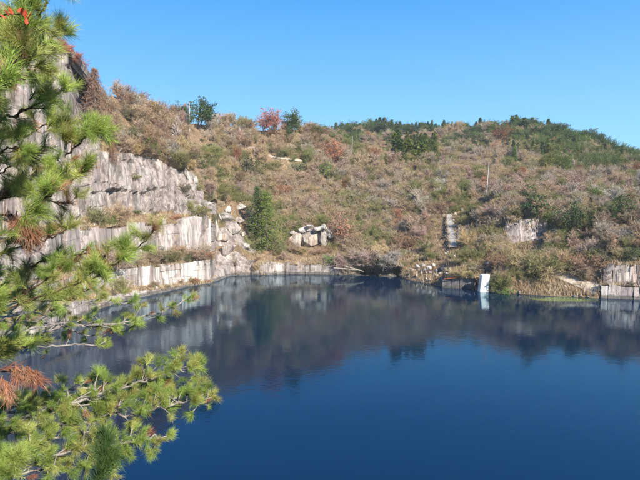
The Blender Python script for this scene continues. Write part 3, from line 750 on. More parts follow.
def describe(px, py, tone, size, noun, self_lm=None):
    c = sorted(((px - x) ** 2 + (1.5 * (py - y)) ** 2, n, x, y) for n, x, y in LM if n != self_lm)
    d, n, x, y = c[0]; d = math.sqrt(d); dx, dy = px - x, 1.5 * (py - y)
    dist = 'close ' if d < 10 else '' if d < 20 else 'some way ' if d < 36 else 'well ' if d < 56 else 'far '
    if abs(dx) > 2.2 * abs(dy): rel = dist + ('left of' if dx < 0 else 'right of')
    elif abs(dy) > 2.2 * abs(dx): rel = dist + ('above' if dy < 0 else 'below')
    else: rel = dist + ('above' if dy < 0 else 'below') + (' and left of' if dx < 0 else ' and right of')
    l = f'{size} {tone} {noun} {rel} the {n}'
    if l in USED:
        l2 = f'{l}, towards the {c[1][1]}'
        if len(l2.split()) <= 16: l = l2
    if len(l.split()) > 16: l = l.replace(' broad ', ' ').replace(' slim ', ' ').replace('some way ', '')
    USED[l] = 1
    return l
TONE = {'tan': (.27, .195, .125), 'pinkish': (.30, .21, .165), 'grey': (.30, .255, .205), 'brown': (.21, .135, .085), 'straw': (.33, .245, .13), 'dull olive': (.15, .14, .06), 'russet': (.27, .13, .075),
        'dark green': (.052, .086, .023), 'mid green': (.098, .142, .03), 'bright green': (.13, .23, .04), 'yellow-green': (.24, .24, .045), 'orange': (.42, .17, .07), 'red': (.40, .09, .05), 'rusty': (.26, .095, .035), 'olive': (.12, .135, .03), 'light green': (.12, .165, .05)}
NOUN = {'bare_shrub': 'leafless shrub', 'bare_tree': 'leafless tree', 'evergreen_shrub': 'leafy bush', 'evergreen_tree': 'evergreen tree', 'broadleaf_tree': 'tree in autumn leaf', 'cedar_tree': 'cedar', 'bamboo': 'bamboo clump'}
CAT = {'bare_shrub': 'shrub', 'bare_tree': 'tree', 'evergreen_shrub': 'bush', 'evergreen_tree': 'tree', 'broadleaf_tree': 'tree', 'cedar_tree': 'cedar', 'bamboo': 'bamboo'}
GRP = {'bare_shrub': 'leafless shrubs on the quarry slopes', 'bare_tree': 'leafless trees on the hills', 'evergreen_shrub': 'leafy bushes on the quarry slopes', 'evergreen_tree': 'evergreen trees on the hills', 'broadleaf_tree': 'trees in autumn leaf', 'cedar_tree': 'cedars on the hills', 'bamboo': 'bamboo on the far hill'}
COUNT = {k: 0 for k in K}
def plant(kind, p, h, tone, label=None, wide=1.0, v=None, col=None, lm=None, sizes=(2.2, 3.6)):
    d = project(np.array(p)); src = K[kind][COUNT[kind] % len(K[kind]) if v is None else v]; COUNT[kind] += 1
    c = col or TONE[tone]; j = random.uniform(1.05, 1.4); c = (c[0] * j * random.uniform(.95, 1.05), c[1] * j, c[2] * j * random.uniform(.92, 1.08), 1)
    if isinstance(src, tuple):
        o = bpy.data.objects.new(kind, None); COL.objects.link(o)
        for m in src:
            q = link(m.name.split('.')[0], m, o); q.color = c
    else:
        o = link(kind, src); o.color = c
    o.location = p - Vector((0, 0, .03 * h)); o.scale = (h * wide, h * wide, h); o.rotation_euler[2] = random.uniform(0, 6.28)
    size = ('low' if h < sizes[0] else 'middling' if h < sizes[1] else 'tall') + (' broad' if wide > 1.4 else ' slim' if wide < 1.1 else '')
    tag(o, label or describe(float(d[0]), float(d[1]) - h * .5 * F_PX / float(d[2]), tone, size, NOUN[kind], lm), CAT[kind], GRP[kind])
    return o
def put(kind, px, base, hpx, tone, label=None, wide=1.0, **k):
    """a plant whose foot stands on the terrain seen at px, base and which is hpx pixels tall there"""
    p = hit(px, base); return plant(kind, p, hpx * float(project(np.array(p))[2]) / F_PX, tone, label, wide, **k)

# --- the ones the photograph singles out
K['tall_cedar'] = [conifer(300, 26, 7, 24, .29, .95, .8, .014, .02, .3), conifer(301, 30, 8, 22, .28, .7, .6, .013, .02, .35)]; NOUN['tall_cedar'] = 'cedar'; CAT['tall_cedar'] = 'cedar'; GRP['tall_cedar'] = 'cedars on the hills'; COUNT['tall_cedar'] = 0
def solo(kind, *a, **k):
    o = put(kind, *a, **k); o.name = {'tall_cedar': 'cedar_tree'}.get(kind, o.name); return o
solo('tall_cedar', 267, 250, 60, 'mid green', 'tall bright green cedar on the far shore above the grassy shelf', 1.4, v=0, col=(.155, .205, .045))
solo('tall_cedar', 258, 247, 62, 'dark green', 'darker cedar half behind the tall bright green one', 1.1, v=1, col=(.07, .11, .035))
solo('tall_cedar', 208, 128, 24, 'dark green', 'pointed dark cedar on the ridge beside the pole', 1.0)
put('evergreen_tree', 199, 129, 34, 'dark green', 'round dark evergreen right behind the pole near the cliff', 1.1)
put('evergreen_tree', 187, 129, 29, 'dark green', 'dark evergreen on the cliff side of the ridge pole', .8)
put('evergreen_tree', 294, 136, 30, 'dark green', 'dark hilltop pine standing above the skyline', 1.1)
put('evergreen_tree', 288, 140, 20, 'dark green', 'shorter dark evergreen beside the hilltop pine', .9)
put('broadleaf_tree', 262, 135, 29, 'red', 'red-leaved maple on the skyline above the gate frame', 1.3, v=0, col=(.42, .15, .10))
put('broadleaf_tree', 276, 135, 28, 'red', 'pinkish red maple on the skyline beside the hilltop pine', 1.2, v=1, col=(.38, .17, .13))
put('broadleaf_tree', 333, 164, 34, 'orange', 'orange maple between the hilltop pine and the ridge pole', 1.0, v=2, col=(.40, .17, .085))
put('broadleaf_tree', 325, 160, 22, 'orange', 'dull pink-orange maple beside the brighter orange one', 1.0, v=3, col=(.33, .18, .12))
put('broadleaf_tree', 503, 146, 26, 'rusty', 'rust-brown broad tree on the far skyline', 1.4, v=4, col=(.26, .10, .04))
put('broadleaf_tree', 495, 143, 14, 'rusty', 'smaller rust tree beside the rust-brown broad one', 1.2, v=1, col=(.28, .12, .05))
put('broadleaf_tree', 345, 249, 40, 'russet', 'russet oak full of dead leaves above the far shelf', .95, v=0, col=(.30, .165, .11))
put('broadleaf_tree', 332, 236, 25, 'russet', 'paler russet tree behind the russet oak', .9, v=2, col=(.31, .20, .14))
put('broadleaf_tree', 611, 256, 30, 'russet', 'small brown oak full of dead leaves above the striped walls', .8, v=3, col=(.33, .20, .12))
put('broadleaf_tree', 172, 156, 22, 'orange', 'pale orange tree behind the cliff crest', 1.1, v=4, col=(.40, .24, .13))
put('evergreen_shrub', 168, 157, 8, 'red', 'low red bush on the cliff crest', 1.2, col=(.33, .06, .05))
put('evergreen_tree', 540, 222, 42, 'mid green', 'lone dark evergreen above the pink rock face', 1.35, col=(.055, .10, .03))
put('evergreen_tree', 531, 218, 22, 'dark green', 'small evergreen leaning beside the lone dark evergreen', 1.1)
put('evergreen_tree', 572, 235, 36, 'dark green', 'dark ivy-hung tree on the slope right of the lone evergreen', 1.0, col=(.055, .085, .03))
put('evergreen_tree', 630, 222, 30, 'mid green', 'mid green tree near the striped walls at the photo edge', 1.0)
put('evergreen_tree', 612, 226, 26, 'dark green', 'dark green tree behind the small brown oak', 1.1)
for px, b, h, t, w, l in [
    (334, 263, 13, 'bright green', 1.35, 'bright green bush on the edge of the far wall'), (333, 249, 8, 'yellow-green', 1.3, 'small yellow-green bush behind the bright one on the shelf'),
    (503, 296, 11, 'bright green', 1.6, 'bright green bush leaning over the water by the white slab'), (480, 256, 15, 'mid green', 1.4, 'mid green bush below the chute on the slope'),
    (200, 215, 16, 'yellow-green', .9, 'yellow-green bush on the end of the cliff'), (193, 210, 14, 'yellow-green', .9, 'narrow yellow bush beside the yellow-green one'),
    (199, 190, 9, 'yellow-green', 1.3, 'small yellow-green bush under the crest rocks'), (245, 172, 19, 'dark green', 1.4, 'round dark green bush below the gate frame'),
    (236, 184, 14, 'mid green', 1.3, 'mid green bush below the round dark green one'), (195, 166, 16, 'dark green', 1.4, 'wide green bush between cliff crest and ridge pole'),
    (207, 172, 14, 'dark green', 1.3, 'dark green bush downhill of the wide green one'), (222, 222, 11, 'mid green', 1.4, 'green bush among the pale rocks by the cliff end'),
    (213, 222, 9, 'dark green', 1.2, 'dark little bush beside the cliff end'), (184, 191, 10, 'dull olive', 1.2, 'olive scrub rooted in the cliff face'),
    (137, 179, 7, 'yellow-green', 1.2, 'yellow-green tuft growing on the bare cliff face'), (148, 190, 4, 'dull olive', 1.3, 'tiny olive tuft below the yellow-green one on the cliff'),
    (325, 176, 17, 'bright green', 1.3, 'bright green bush downhill of the orange maple'), (317, 184, 12, 'bright green', 1.3, 'low bright bush beside the one under the maple'),
    (338, 183, 13, 'mid green', 1.5, 'mid green scrub below the ridge pole'), (300, 170, 10, 'light green', 1.6, 'light green bush under the hilltop path'),
    (362, 200, 16, 'dull olive', 1.3, 'olive bush on the slope above the russet oak'), (405, 205, 14, 'dark green', 1.1, 'dark green bush on the brushy mid slope'),
    (438, 166, 14, 'dark green', 1.2, 'dark green bush under the cedar grove'), (383, 180, 16, 'dull olive', 1.3, 'olive scrub on the slope below the cedar grove'),
    (395, 178, 14, 'dull olive', 1.2, 'second olive scrub just below the cedar grove'), (365, 178, 15, 'olive', 1.2, 'olive bush right of the ridge pole'),
    (143, 152, 16, 'mid green', 1.3, 'green scrub hanging over the cliff crest'), (152, 150, 19, 'dark green', 1.0, 'dark green scrub on the cliff crest'),
    (137, 136, 14, 'mid green', 1.2, 'green scrub high on the slope behind the cliff'), (125, 118, 15, 'dull olive', 1.2, 'olive scrub near the skyline beside the dead pine'),
    (160, 140, 12, 'dull olive', 1.2, 'olive scrub behind the cliff crest'), (148, 118, 14, 'dull olive', 1.2, 'grey-olive scrub on the skyline behind the cliff'),
    (187, 262, 13, 'mid green', .6, 'ivy-like bush growing up the white bench slabs'), (630, 285, 7, 'dull olive', 1.4, 'dry olive tuft on the ledge between the striped walls')]:
    put('evergreen_shrub', px, b, h, t, l, w)
for px, b, h, t in [(294, 253, 12, 'tan'), (303, 254, 10, 'straw'), (316, 254, 9, 'tan'), (326, 253, 10, 'brown'), (286, 250, 14, 'tan')]:
    put('bare_shrub', px, b, h, t, None, 1.5)
# dead brown pine and reddish saplings at the top of the cliff
K['dead_pine'] = [conifer(310, 34, 7, 22, .34, .9, .75, .018, .12, .16)]; NOUN['dead_pine'] = 'pine'; CAT['dead_pine'] = 'pine'; GRP['dead_pine'] = None; COUNT['dead_pine'] = 0
o = put('dead_pine', 96, 138, 72, 'brown', 'dead brown pine with drooping needles on top of the cliff', .95, col=(.27, .16, .105)); o.name = 'dead_pine'
o = put('dead_pine', 112, 165, 26, 'brown', 'small dead rusty pine on the cliff above the bare face', 1.1, col=(.30, .15, .08)); o.name = 'dead_pine'
for px, b, h, l in [(70, 64, 18, 'reddish bare sapling on the rock pillar'), (82, 74, 16, 'reddish bare sapling leaning out from the pillar'), (62, 52, 18, 'reddish bare sapling topmost on the cliff')]:
    put('bare_shrub', px, b, h, 'russet', l, 1.3, v=1, col=(.34, .15, .10))

# --- everything else, spread by zone
taken = []
def scatter(kind, n, zone, tones, h, wide=(.9, 1.3), gap=4.0, sizes=(2.2, 3.6), seed=0, tries=40):
    r = random.Random(seed); done = 0
    for _ in range(n * tries):
        if done >= n: break
        px, py = r.uniform(zone[0], zone[2]), r.uniform(zone[1], zone[3])
        if any(abs(px - a) < gap * 1.1 and abs(py - b) < gap * .7 for a, b in taken[-900:]): continue
        p = hit(px, py)
        if p is None or p.z < .8: continue
        qx, qy, qd = project(np.array(p))
        if abs(qx - px) > 3 or abs(qy - py) > 3 or on_rock(qx, qy): continue
        if occludes(qx, qy, sum(h) / 2, qd): continue
        taken.append((px, py)); done += 1
        plant(kind, p, r.uniform(*h), r.choice(tones), None, r.uniform(*wide), sizes=sizes)
CLEAR = [(450, 224, 15, 11), (452, 238, 15, 13), (455, 252, 15, 10), (433, 270, 15, 12), (420, 270, 9, 10), (443, 272, 11, 12), (526, 234, 28, 19), (517, 255, 14, 10), (318, 243, 18, 13), (303, 246, 16, 12), (483, 285, 10, 12), (552, 277, 16, 8), (563, 282, 16, 11), (575, 286, 15, 10), (590, 292, 15, 10), (604, 297, 14, 10),
 (252, 154, 7, 9), (270, 158, 8, 6), (285, 162, 9, 6), (300, 164, 9, 6), (462, 287, 13, 10), (455, 262, 7, 8), (240, 208, 10, 8), (228, 214, 9, 10), (222, 240, 12, 12), (245, 258, 14, 12), (620, 274, 28, 17), (650, 274, 28, 17), (380, 272, 17, 6), (548, 288, 52, 10), (428, 280, 26, 9), (300, 268, 50, 8), (490, 265, 9, 8), (190, 125, 5, 8), (352, 158, 5, 8), (487, 194, 5, 9), (267, 245, 15, 12), (333, 157, 8, 7), (262, 132, 9, 5), (276, 132, 8, 5), (345, 245, 15, 7), (503, 140, 9, 6), (245, 170, 9, 6), (325, 174, 8, 6), (195, 164, 10, 5), (480, 256, 9, 6), (198, 129, 13, 6), (294, 134, 8, 5), (436, 240, 10, 14), (415, 250, 14, 8), (229, 224, 22, 18), (232, 246, 18, 10), (190.5, 134, 6, 5)]
def occludes(x, y, h, d, f=.85):
    hp = h * F_PX / d
    return any(cleared(x, y - t * hp, f) for t in (0, .3, .6, .9))
def cleared(x, y, f=1.0):
    return any(((x - a) / (c * f)) ** 2 + ((y - b) / (e * f)) ** 2 < 1 for a, b, c, e in CLEAR)
wx, wy, wd = project(G); rm = np.zeros((520, 760), bool)
sel = (WT > .5); ix = np.clip(np.round(wx + 60).astype(int), 0, 759); iy = np.clip(np.round(wy + 20).astype(int), 0, 519)
rm[iy[sel], ix[sel]] = True
for _ in range(3):
    q_ = rm.copy()
    for a_, b_ in ((0, 1), (0, -1), (1, 0), (-1, 0)): q_ |= np.roll(rm, (a_, b_), (0, 1))
    q_[:, 290:] = rm[:, 290:]; rm = q_
def on_rock(x, y):
    if 88 < x < 206 and 168 - (x - 150) * .0 < y + max(0, x - 165) * -.6 + 0 and y < 224: return True
    return rm[min(519, max(0, int(y + 20))), min(759, max(0, int(x + 60)))]
B = ['tan', 'tan', 'pinkish', 'grey', 'brown', 'straw', 'dull olive', 'dull olive']
scatter('bare_tree', 90, (100, 96, 335, 150), ['pinkish', 'grey', 'tan', 'brown'], (4.5, 8), (1.0, 1.5), 4.2, (5.5, 7), 1)
scatter('bare_tree', 60, (330, 152, 660, 205), ['pinkish', 'grey', 'grey', 'tan'], (4, 8), (1.0, 1.5), 5.5, (5, 6.5), 2)
scatter('bare_tree', 50, (322, 128, 660, 185), ['pinkish', 'grey', 'pinkish', 'russet', 'tan'], (5, 9), (1.1, 1.6), 5, (6, 8), 3)
scatter('bare_tree', 35, (500, 185, 660, 252), ['grey', 'tan', 'pinkish'], (4, 8), (1, 1.4), 6, (5, 6.5), 4)
scatter('bare_tree', 48, (215, 150, 500, 238), ['grey', 'pinkish', 'tan', 'russet'], (5, 8.5), (1, 1.4), 6, (5, 6.5), 5)
scatter('cedar_tree', 44, (394, 148, 438, 166), ['olive', 'olive', 'dark green'], (10, 14), (1.2, 1.6), 2.2, (10, 12), 6)
scatter('cedar_tree', 26, (325, 128, 400, 142), ['dark green'], (5, 8), (1.5, 2.3), 2.6, (6, 7), 7)
scatter('evergreen_tree', 40, (325, 128, 400, 144), ['dark green', 'dark green', 'mid green'], (5, 9), (1, 1.4), 3, (6, 8), 27)
scatter('cedar_tree', 16, (400, 124, 500, 134), ['dark green', 'mid green'], (3, 5), (1.6, 2.4), 2.6, (4, 5), 8)
scatter('evergreen_tree', 36, (400, 124, 500, 135), ['dark green', 'mid green'], (3, 6), (1.1, 1.5), 2.6, (4, 5), 28)
scatter('evergreen_tree', 26, (445, 135, 490, 150), ['dark green', 'mid green'], (5, 9), (1, 1.4), 4, (6, 8), 9)
rs = random.Random(31)
for px in np.arange(333, 660, 1.5):
    if 497 < px < 510: continue
    fx, dd = np.interp(px, FK, FR), np.interp(px, FK, FD); back = rs.uniform(-.06, .02)
    j_ = int(np.argmin(np.abs(FU - px))); i_ = rs.choice([29, 31, 32, 33, 33, 33]); q = FG[i_, j_]
    plant(rs.choice(['evergreen_tree', 'evergreen_tree', 'evergreen_tree', 'cedar_tree', 'cedar_tree', 'bare_tree'][:5 if px < 400 else 6]) if px < 550 else rs.choice(['evergreen_tree', 'bamboo', 'bamboo', 'bare_tree']), Vector(q), rs.uniform(6.5, 10.5) * (1.0 if 395 < px < 500 else 1.25) * (.75 if 395 < px < 480 else 1), rs.choice(['dark green', 'dark green', 'mid green']), None, rs.uniform(1.2, 1.8), sizes=(6, 8))
scatter('evergreen_tree', 80, (506, 128, 580, 152), ['dark green', 'mid green', 'mid green'], (6, 10), (1, 1.4), 2.6, (6, 8), 10)
scatter('cedar_tree', 30, (508, 130, 655, 166), ['dark green', 'olive', 'mid green'], (8, 12), (1.0, 1.5), 3.5, (9, 11), 29)
scatter('bamboo', 110, (545, 138, 660, 176), ['light green', 'mid green', 'mid green', 'olive'], (7, 11), (.9, 1.3), 3.2, (8, 10), 11)
scatter('broadleaf_tree', 8, (400, 128, 500, 158), ['russet', 'russet', 'orange'], (4, 6.5), (1.1, 1.5), 7, (5, 6), 12)
scatter('evergreen_shrub', 85, (215, 150, 500, 255), ['mid green', 'dull olive', 'olive', 'olive', 'dark green'], (1.8, 4.2), (1.1, 1.7), 7, (2, 2.8), 13)
scatter('evergreen_shrub', 80, (505, 160, 660, 262), ['dark green', 'mid green', 'dull olive', 'dull olive'], (2, 4), (1.1, 1.6), 7, (2.5, 3.3), 14)
scatter('evergreen_shrub', 14, (100, 100, 215, 205), ['mid green', 'dull olive', 'dark green'], (1.6, 3.2), (1.1, 1.6), 6, (2, 2.8), 15)
scatter('evergreen_tree', 8, (590, 195, 660, 235), ['dark green', 'mid green'], (4, 6.5), (1, 1.4), 7, (5, 6), 16)
scatter('bare_shrub', 240, (100, 105, 660, 297), B, (3.0, 7.0), (1.0, 1.6), 6.5, (4, 5.5), 17)

for i, px in enumerate([128, 136, 146, 154, 160, 166, 173, 180, 184, 190]):
    put('bare_shrub', px, 152 + max(0, px - 165) * .62 + (i % 3), 8 + (i * 5) % 6, ['tan', 'straw', 'brown', 'dull olive'][i % 4], None, 1.4)
# scrub and loose blocks on the benches of the left cliff
rb = random.Random(77)
cand = [np.argwhere(np.isin(band, [b])[:, None] & (U < 211)[None, :] & (U > 70)[None, :]) for b in (2, 4, 6)]
for i in range(64):
    cs = cand[i % 3]; y, x = cs[rb.randrange(len(cs))]; p = Vector(G[y, x])
    if i % 4 == 3: plant('evergreen_shrub', p, rb.uniform(.9, 1.9), rb.choice(['mid green', 'dull olive', 'yellow-green']), None, rb.uniform(1.0, 1.6), sizes=(1.2, 1.6))
    else: plant('bare_shrub', p, rb.uniform(.8, 2.0), rb.choice(['tan', 'brown', 'russet', 'straw']), None, rb.uniform(1.1, 1.8), sizes=(1.2, 1.6))
for i in range(22):
    cs = cand[i % 3]; y, x = cs[rb.randrange(len(cs))]; p = Vector(G[y, x]); d = project(np.array(p))
    o = link('boulder', RM[i % 7]); w = rb.uniform(.5, 1.3); o.location = p; o.scale = (w, w * .8, w * rb.uniform(.5, .9)); o.rotation_euler = (rb.uniform(-.3, .3), rb.uniform(-.3, .3), rb.uniform(0, 6)); o.color = (*rb.choice([WH, GY, TN]), 1)
    tag(o, describe(float(d[0]), float(d[1]), {WH: 'pale', GY: 'grey', TN: 'tan'}[tuple(round(c, 3) for c in o.color[:3])] if tuple(round(c, 3) for c in o.color[:3]) in (WH, GY, TN) else 'weathered', 'small' if w < .9 else 'large', 'block lying on the bench'), 'boulder', 'blocks fallen on the cliff benches')
# --- what nobody could count: brush and dry grass over all the slopes
def mat_under():
    m, nt, b = new_mat('brush', .9, .1)
    geo = N(nt, 'ShaderNodeNewGeometry'); oi = N(nt, 'ShaderNodeObjectInfo')
    zn = N(nt, 'ShaderNodeMath', operation='MULTIPLY_ADD'); nt.links.new(oi.outputs['Random'], zn.inputs[0]); zn.inputs[1].default_value = .75
    z2 = N(nt, 'ShaderNodeMath', operation='MULTIPLY_ADD'); nt.links.new(noise(nt, geo.outputs['Position'], .035, 3), z2.inputs[0]); z2.inputs[1].default_value = 1.5; z2.inputs[2].default_value = -.52
    nt.links.new(z2.outputs[0], zn.inputs[2])
    c = ramp(nt, zn.outputs[0], [(0, (.31, .20, .13)), (.16, (.36, .262, .19)), (.32, (.38, .315, .245)), (.48, (.39, .285, .19)), (.66, (.43, .31, .175)), (.76, (.26, .235, .105)), (1, (.17, .19, .065))])
    rl = ramp(nt, geo.outputs['Random Per Island'], [(0, g(.7)), (1, g(1.25))])
    nt.links.new(mix(nt, 1.0, c, rl, 'MULTIPLY'), b.inputs['Base Color'])
    return m
M['brush'] = mat_under()
src = bpy.data.collections.new('brush_sources')
for i in range(9):
    me = K['bare_shrub'][i].copy(); me.materials.clear(); me.materials.append(M['brush'])
    src.objects.link(bpy.data.objects.new('brush_source', me))
def visible_points(n, zones, r, zmin=.4):
    """points on the vegetated slopes, as many per pixel of the photograph everywhere"""
    out = []
    while len(out) < n:
        z = zones[r.integers(0, len(zones))]
        px, py = r.uniform(z[0], z[2]), r.uniform(z[1], z[3]); p = hit(px, py)
        if p is None or p.z < zmin or on_rock(px, py): continue
        qx, qy, _ = project(np.array(p))
        if abs(qx - px) > 2 or abs(qy - py) > 2: continue
        out.append(p[:])
    return np.array(out)
r_ = np.random.default_rng(55)
ZN = [(98, 85, 660, 297), (215, 150, 660, 297), (215, 200, 520, 295)]
BP = visible_points(4600, ZN, r_)
bx, by, bd = project(BP); BS = r_.uniform(1.0, 2.05, len(BP)) ** 2 * np.clip(BP[:, 1] / 150, .9, 2.2) * 1.15 * np.where((bx > 395) & (bx < 482) & (by > 203), .55, 1)
okb = np.array([not occludes(a, b, s_, d_) and not (256 < a < 405 and 244 < b < 268 and r_.random() < .8) for a, b, d_, s_ in zip(bx, by, bd, BS)])
BP, BS = BP[okb], BS[okb]
bme = bpy.data.meshes.new('brush'); bme.vertices.add(len(BP)); bme.vertices.foreach_set('co', BP.astype(np.float32).ravel())
at_ = bme.attributes.new('size', 'FLOAT', 'POINT'); at_.data.foreach_set('value', BS.astype(np.float32))
at_ = bme.attributes.new('turn', 'FLOAT', 'POINT'); at_.data.foreach_set('value', r_.uniform(0, 6.28, len(BP)).astype(np.float32))
brush = tag(link('undergrowth', bme), kind='stuff')
ng = bpy.data.node_groups.new('brush', 'GeometryNodeTree')
ng.interface.new_socket('Geometry', in_out='INPUT', socket_type='NodeSocketGeometry'); ng.interface.new_socket('Geometry', in_out='OUTPUT', socket_type='NodeSocketGeometry')
gi = ng.nodes.new('NodeGroupInput'); go = ng.nodes.new('NodeGroupOutput')
ci = ng.nodes.new('GeometryNodeCollectionInfo'); ci.inputs['Collection'].default_value = src; ci.inputs['Separate Children'].default_value = True
mp_ = ng.nodes.new('GeometryNodeMeshToPoints'); ip = ng.nodes.new('GeometryNodeInstanceOnPoints'); ip.inputs['Pick Instance'].default_value = True
na = ng.nodes.new('GeometryNodeInputNamedAttribute'); na.data_type = 'FLOAT'; na.inputs[0].default_value = 'size'
nb = ng.nodes.new('GeometryNodeInputNamedAttribute'); nb.data_type = 'FLOAT'; nb.inputs[0].default_value = 'turn'
cx = ng.nodes.new('ShaderNodeCombineXYZ')
L_ = ng.links.new
L_(gi.outputs[0], mp_.inputs[0]); L_(mp_.outputs[0], ip.inputs['Points']); L_(ci.outputs[0], ip.inputs['Instance'])
L_(nb.outputs[0], cx.inputs[2]); L_(cx.outputs[0], ip.inputs['Rotation']); L_(na.outputs[0], ip.inputs['Scale']); L_(ip.outputs[0], go.inputs[0])
md = brush.modifiers.new('brush', 'NODES'); md.node_group = ng

# dry grass: blades in tufts, thickest on the shelves and benches
gm, gnt, gb = new_mat('dry_grass_blades', .9, .1)
gpos = N(gnt, 'ShaderNodeNewGeometry')
gc = ramp(gnt, noise(gnt, gpos.outputs['Position'], .25, 4), [(.32, (.22, .15, .09)), (.5, (.35, .255, .155)), (.62, (.41, .32, .20)), (.75, (.18, .18, .08))])
gnt.links.new(mix(gnt, 1.0, gc, ramp(gnt, gpos.outputs['Random Per Island'], [(0, g(.7)), (1, g(1.3))]), 'MULTIPLY'), gb.inputs['Base Color'])
def grass(n_tuft, zones, h, per=9):
    P = visible_points(n_tuft, zones, r_, .15); n = len(P) * per
    base = np.repeat(P, per, 0) + r_.normal(size=(n, 3)) * np.array([.35, .35, .0])
    d = unit(np.concatenate([r_.normal(size=(n, 2)) * .35, np.ones((n, 1))], 1)) * (h * r_.uniform(.5, 1.3, n))[:, None]
    s = unit(np.concatenate([r_.normal(size=(n, 2)), np.zeros((n, 1))], 1)) * .06
    V = np.stack([base - s - [0, 0, .15], base + s - [0, 0, .15], base + d], 1).reshape(-1, 3)
    return V
ch_ = bpy.data.objects['concrete_chute'].data; cv_ = np.zeros(len(ch_.vertices) * 3); ch_.vertices.foreach_get('co', cv_); cv_ = cv_.reshape(-1, 6, 3) if len(ch_.vertices) % 6 == 0 else cv_.reshape(-1, 1, 3)
eb = np.concatenate([cv_[:, 1], cv_[:, -2]]); eb = np.repeat(eb, 26, 0) + r_.normal(size=(len(eb) * 26, 3)) * np.array([.3, .6, .15]) - [0, 0, .15]
ed_ = unit(np.concatenate([r_.normal(size=(len(eb), 2)) * .5, np.ones((len(eb), 1))], 1)) * r_.uniform(.3, .9, len(eb))[:, None]; es_ = unit(np.concatenate([r_.normal(size=(len(eb), 2)), np.zeros((len(eb), 1))], 1)) * .06
EDGE = np.stack([eb - es_, eb + es_, eb + ed_], 1).reshape(-1, 3)
GV = np.concatenate([EDGE, grass(9000, [(100, 85, 660, 297), (215, 180, 660, 297)], .9), grass(2600, [(255, 240, 420, 265), (380, 200, 480, 285), (505, 245, 600, 294)], .75)])
# the benches of the left cliff: sample the ledge bands themselves
lm = np.isin(band, [2, 4, 6])[:, None] & (U < 214)[None, :] & (U > 40)[None, :] & (WT < .6)
LP = G[lm]; LP = LP[r_.integers(0, len(LP), 2200)] + r_.normal(size=(2200, 3)) * np.array([.3, .3, 0]); n = 2200 * 7
base = np.repeat(LP, 7, 0) + r_.normal(size=(n, 3)) * np.array([.25, .25, 0]); d = unit(np.concatenate([r_.normal(size=(n, 2)) * .4, np.ones((n, 1))], 1)) * r_.uniform(.3, .9, n)[:, None]
s = unit(np.concatenate([r_.normal(size=(n, 2)), np.zeros((n, 1))], 1)) * .05
GV = np.concatenate([GV, np.stack([base - s - [0, 0, .1], base + s - [0, 0, .1], base + d], 1).reshape(-1, 3)])
tag(link('dry_grass', make_mesh('dry_grass', GV, tris=np.arange(len(GV)).reshape(-1, 3), mat=gm)), kind='stuff')

# ------------------------------------------------------------------ the two pines beside the camera
def tuft_mesh(seed, n=95, open_=1.0, droop=0.0, wid=.012):
    """a shoot's tuft along +Z; needle length 1; each needle a solid three-sided spike"""
    r = np.random.default_rng(seed)
    z0 = r.uniform(-.75, .28, n); th = r.uniform(0, 2 * PI, n)
    ang = np.clip(r.normal(.82, .28, n) * open_ - .35 * np.clip(z0, 0, 1), .08, 1.5)
    d = np.stack([np.sin(ang) * np.cos(th), np.sin(ang) * np.sin(th), np.cos(ang)], -1)
    L = r.uniform(.7, 1.08, n)
    b = np.stack([0 * z0, 0 * z0, z0], -1)
    mid = b + d * (L * .5)[:, None]; tip = b + unit(d + np.array([0, 0, .22]) + r.normal(size=d.shape) * .07) * L[:, None]
    V1, Q1 = segs(b, mid, wid, wid * .9, 3)
    V2 = []; T2 = []
    h = unit(np.cross(d, r.normal(size=d.shape))); k = np.cross(d, h)
    for i in range(3):
        c, s = math.cos(2 * PI * i / 3), math.sin(2 * PI * i / 3); V2.append(mid + (h * c + k * s) * wid * .9)
    V2 = np.stack(V2 + [tip], 1).reshape(-1, 3); o = (np.arange(n) * 4)[:, None]
    T2 = np.concatenate([o + np.array([[i, (i + 1) % 3, 3]]) for i in range(3)])
    Vs, Qs = segs([(0, 0, -.8)], [(0, 0, .3)], .035, .02, 4)
    V = np.concatenate([V1, V2, Vs]); Q = np.concatenate([Q1, Qs + len(V1) + len(V2)])
    return make_mesh('needle_tuft', V, Q, T2 + len(V1), mat=M['needle'])
def spray(seed, k=3, n=62, wid=.011, open_=.95):
    """a few shoots spreading from one point"""
    r = np.random.default_rng(seed); Vs, Qs, Ts, o = [], [], [], 0
    for i in range(k):
        me = tuft_mesh(seed * 10 + i, n, open_, wid=wid)
        V = np.zeros(len(me.vertices) * 3); me.vertices.foreach_get('co', V); V = V.reshape(-1, 3)
        q = Vector((r.normal() * .7, r.normal() * .7, 1.0)).to_track_quat('Z', 'Y').to_matrix(); Rm = np.array(q)
        V = (V + [0, 0, .75 * (.6 + .5 * i / k)]) @ Rm.T * r.uniform(.8, 1.05)
        for p in me.polygons: (Qs if len(p.vertices) == 4 else Ts).append([v + o for v in p.vertices])
        Vs.append(V); o += len(V)
        bpy.data.meshes.remove(me)
    return make_mesh('needle_tuft', np.concatenate(Vs), Qs, Ts, mat=M['needle'])
TUFT = [spray(400 + i) for i in range(6)]
DEADT = [tuft_mesh(410 + i, 80, .75) for i in range(3)]
LONGT = [spray(440 + i, 2, 112, .0085, .92) for i in range(5)]
NG = [(.38, .37, .10), (.32, .40, .085), (.27, .37, .075), (.36, .43, .105), (.22, .32, .065), (.40, .42, .12)]
ND = [(.40, .19, .11), (.34, .145, .08), (.44, .24, .14)]
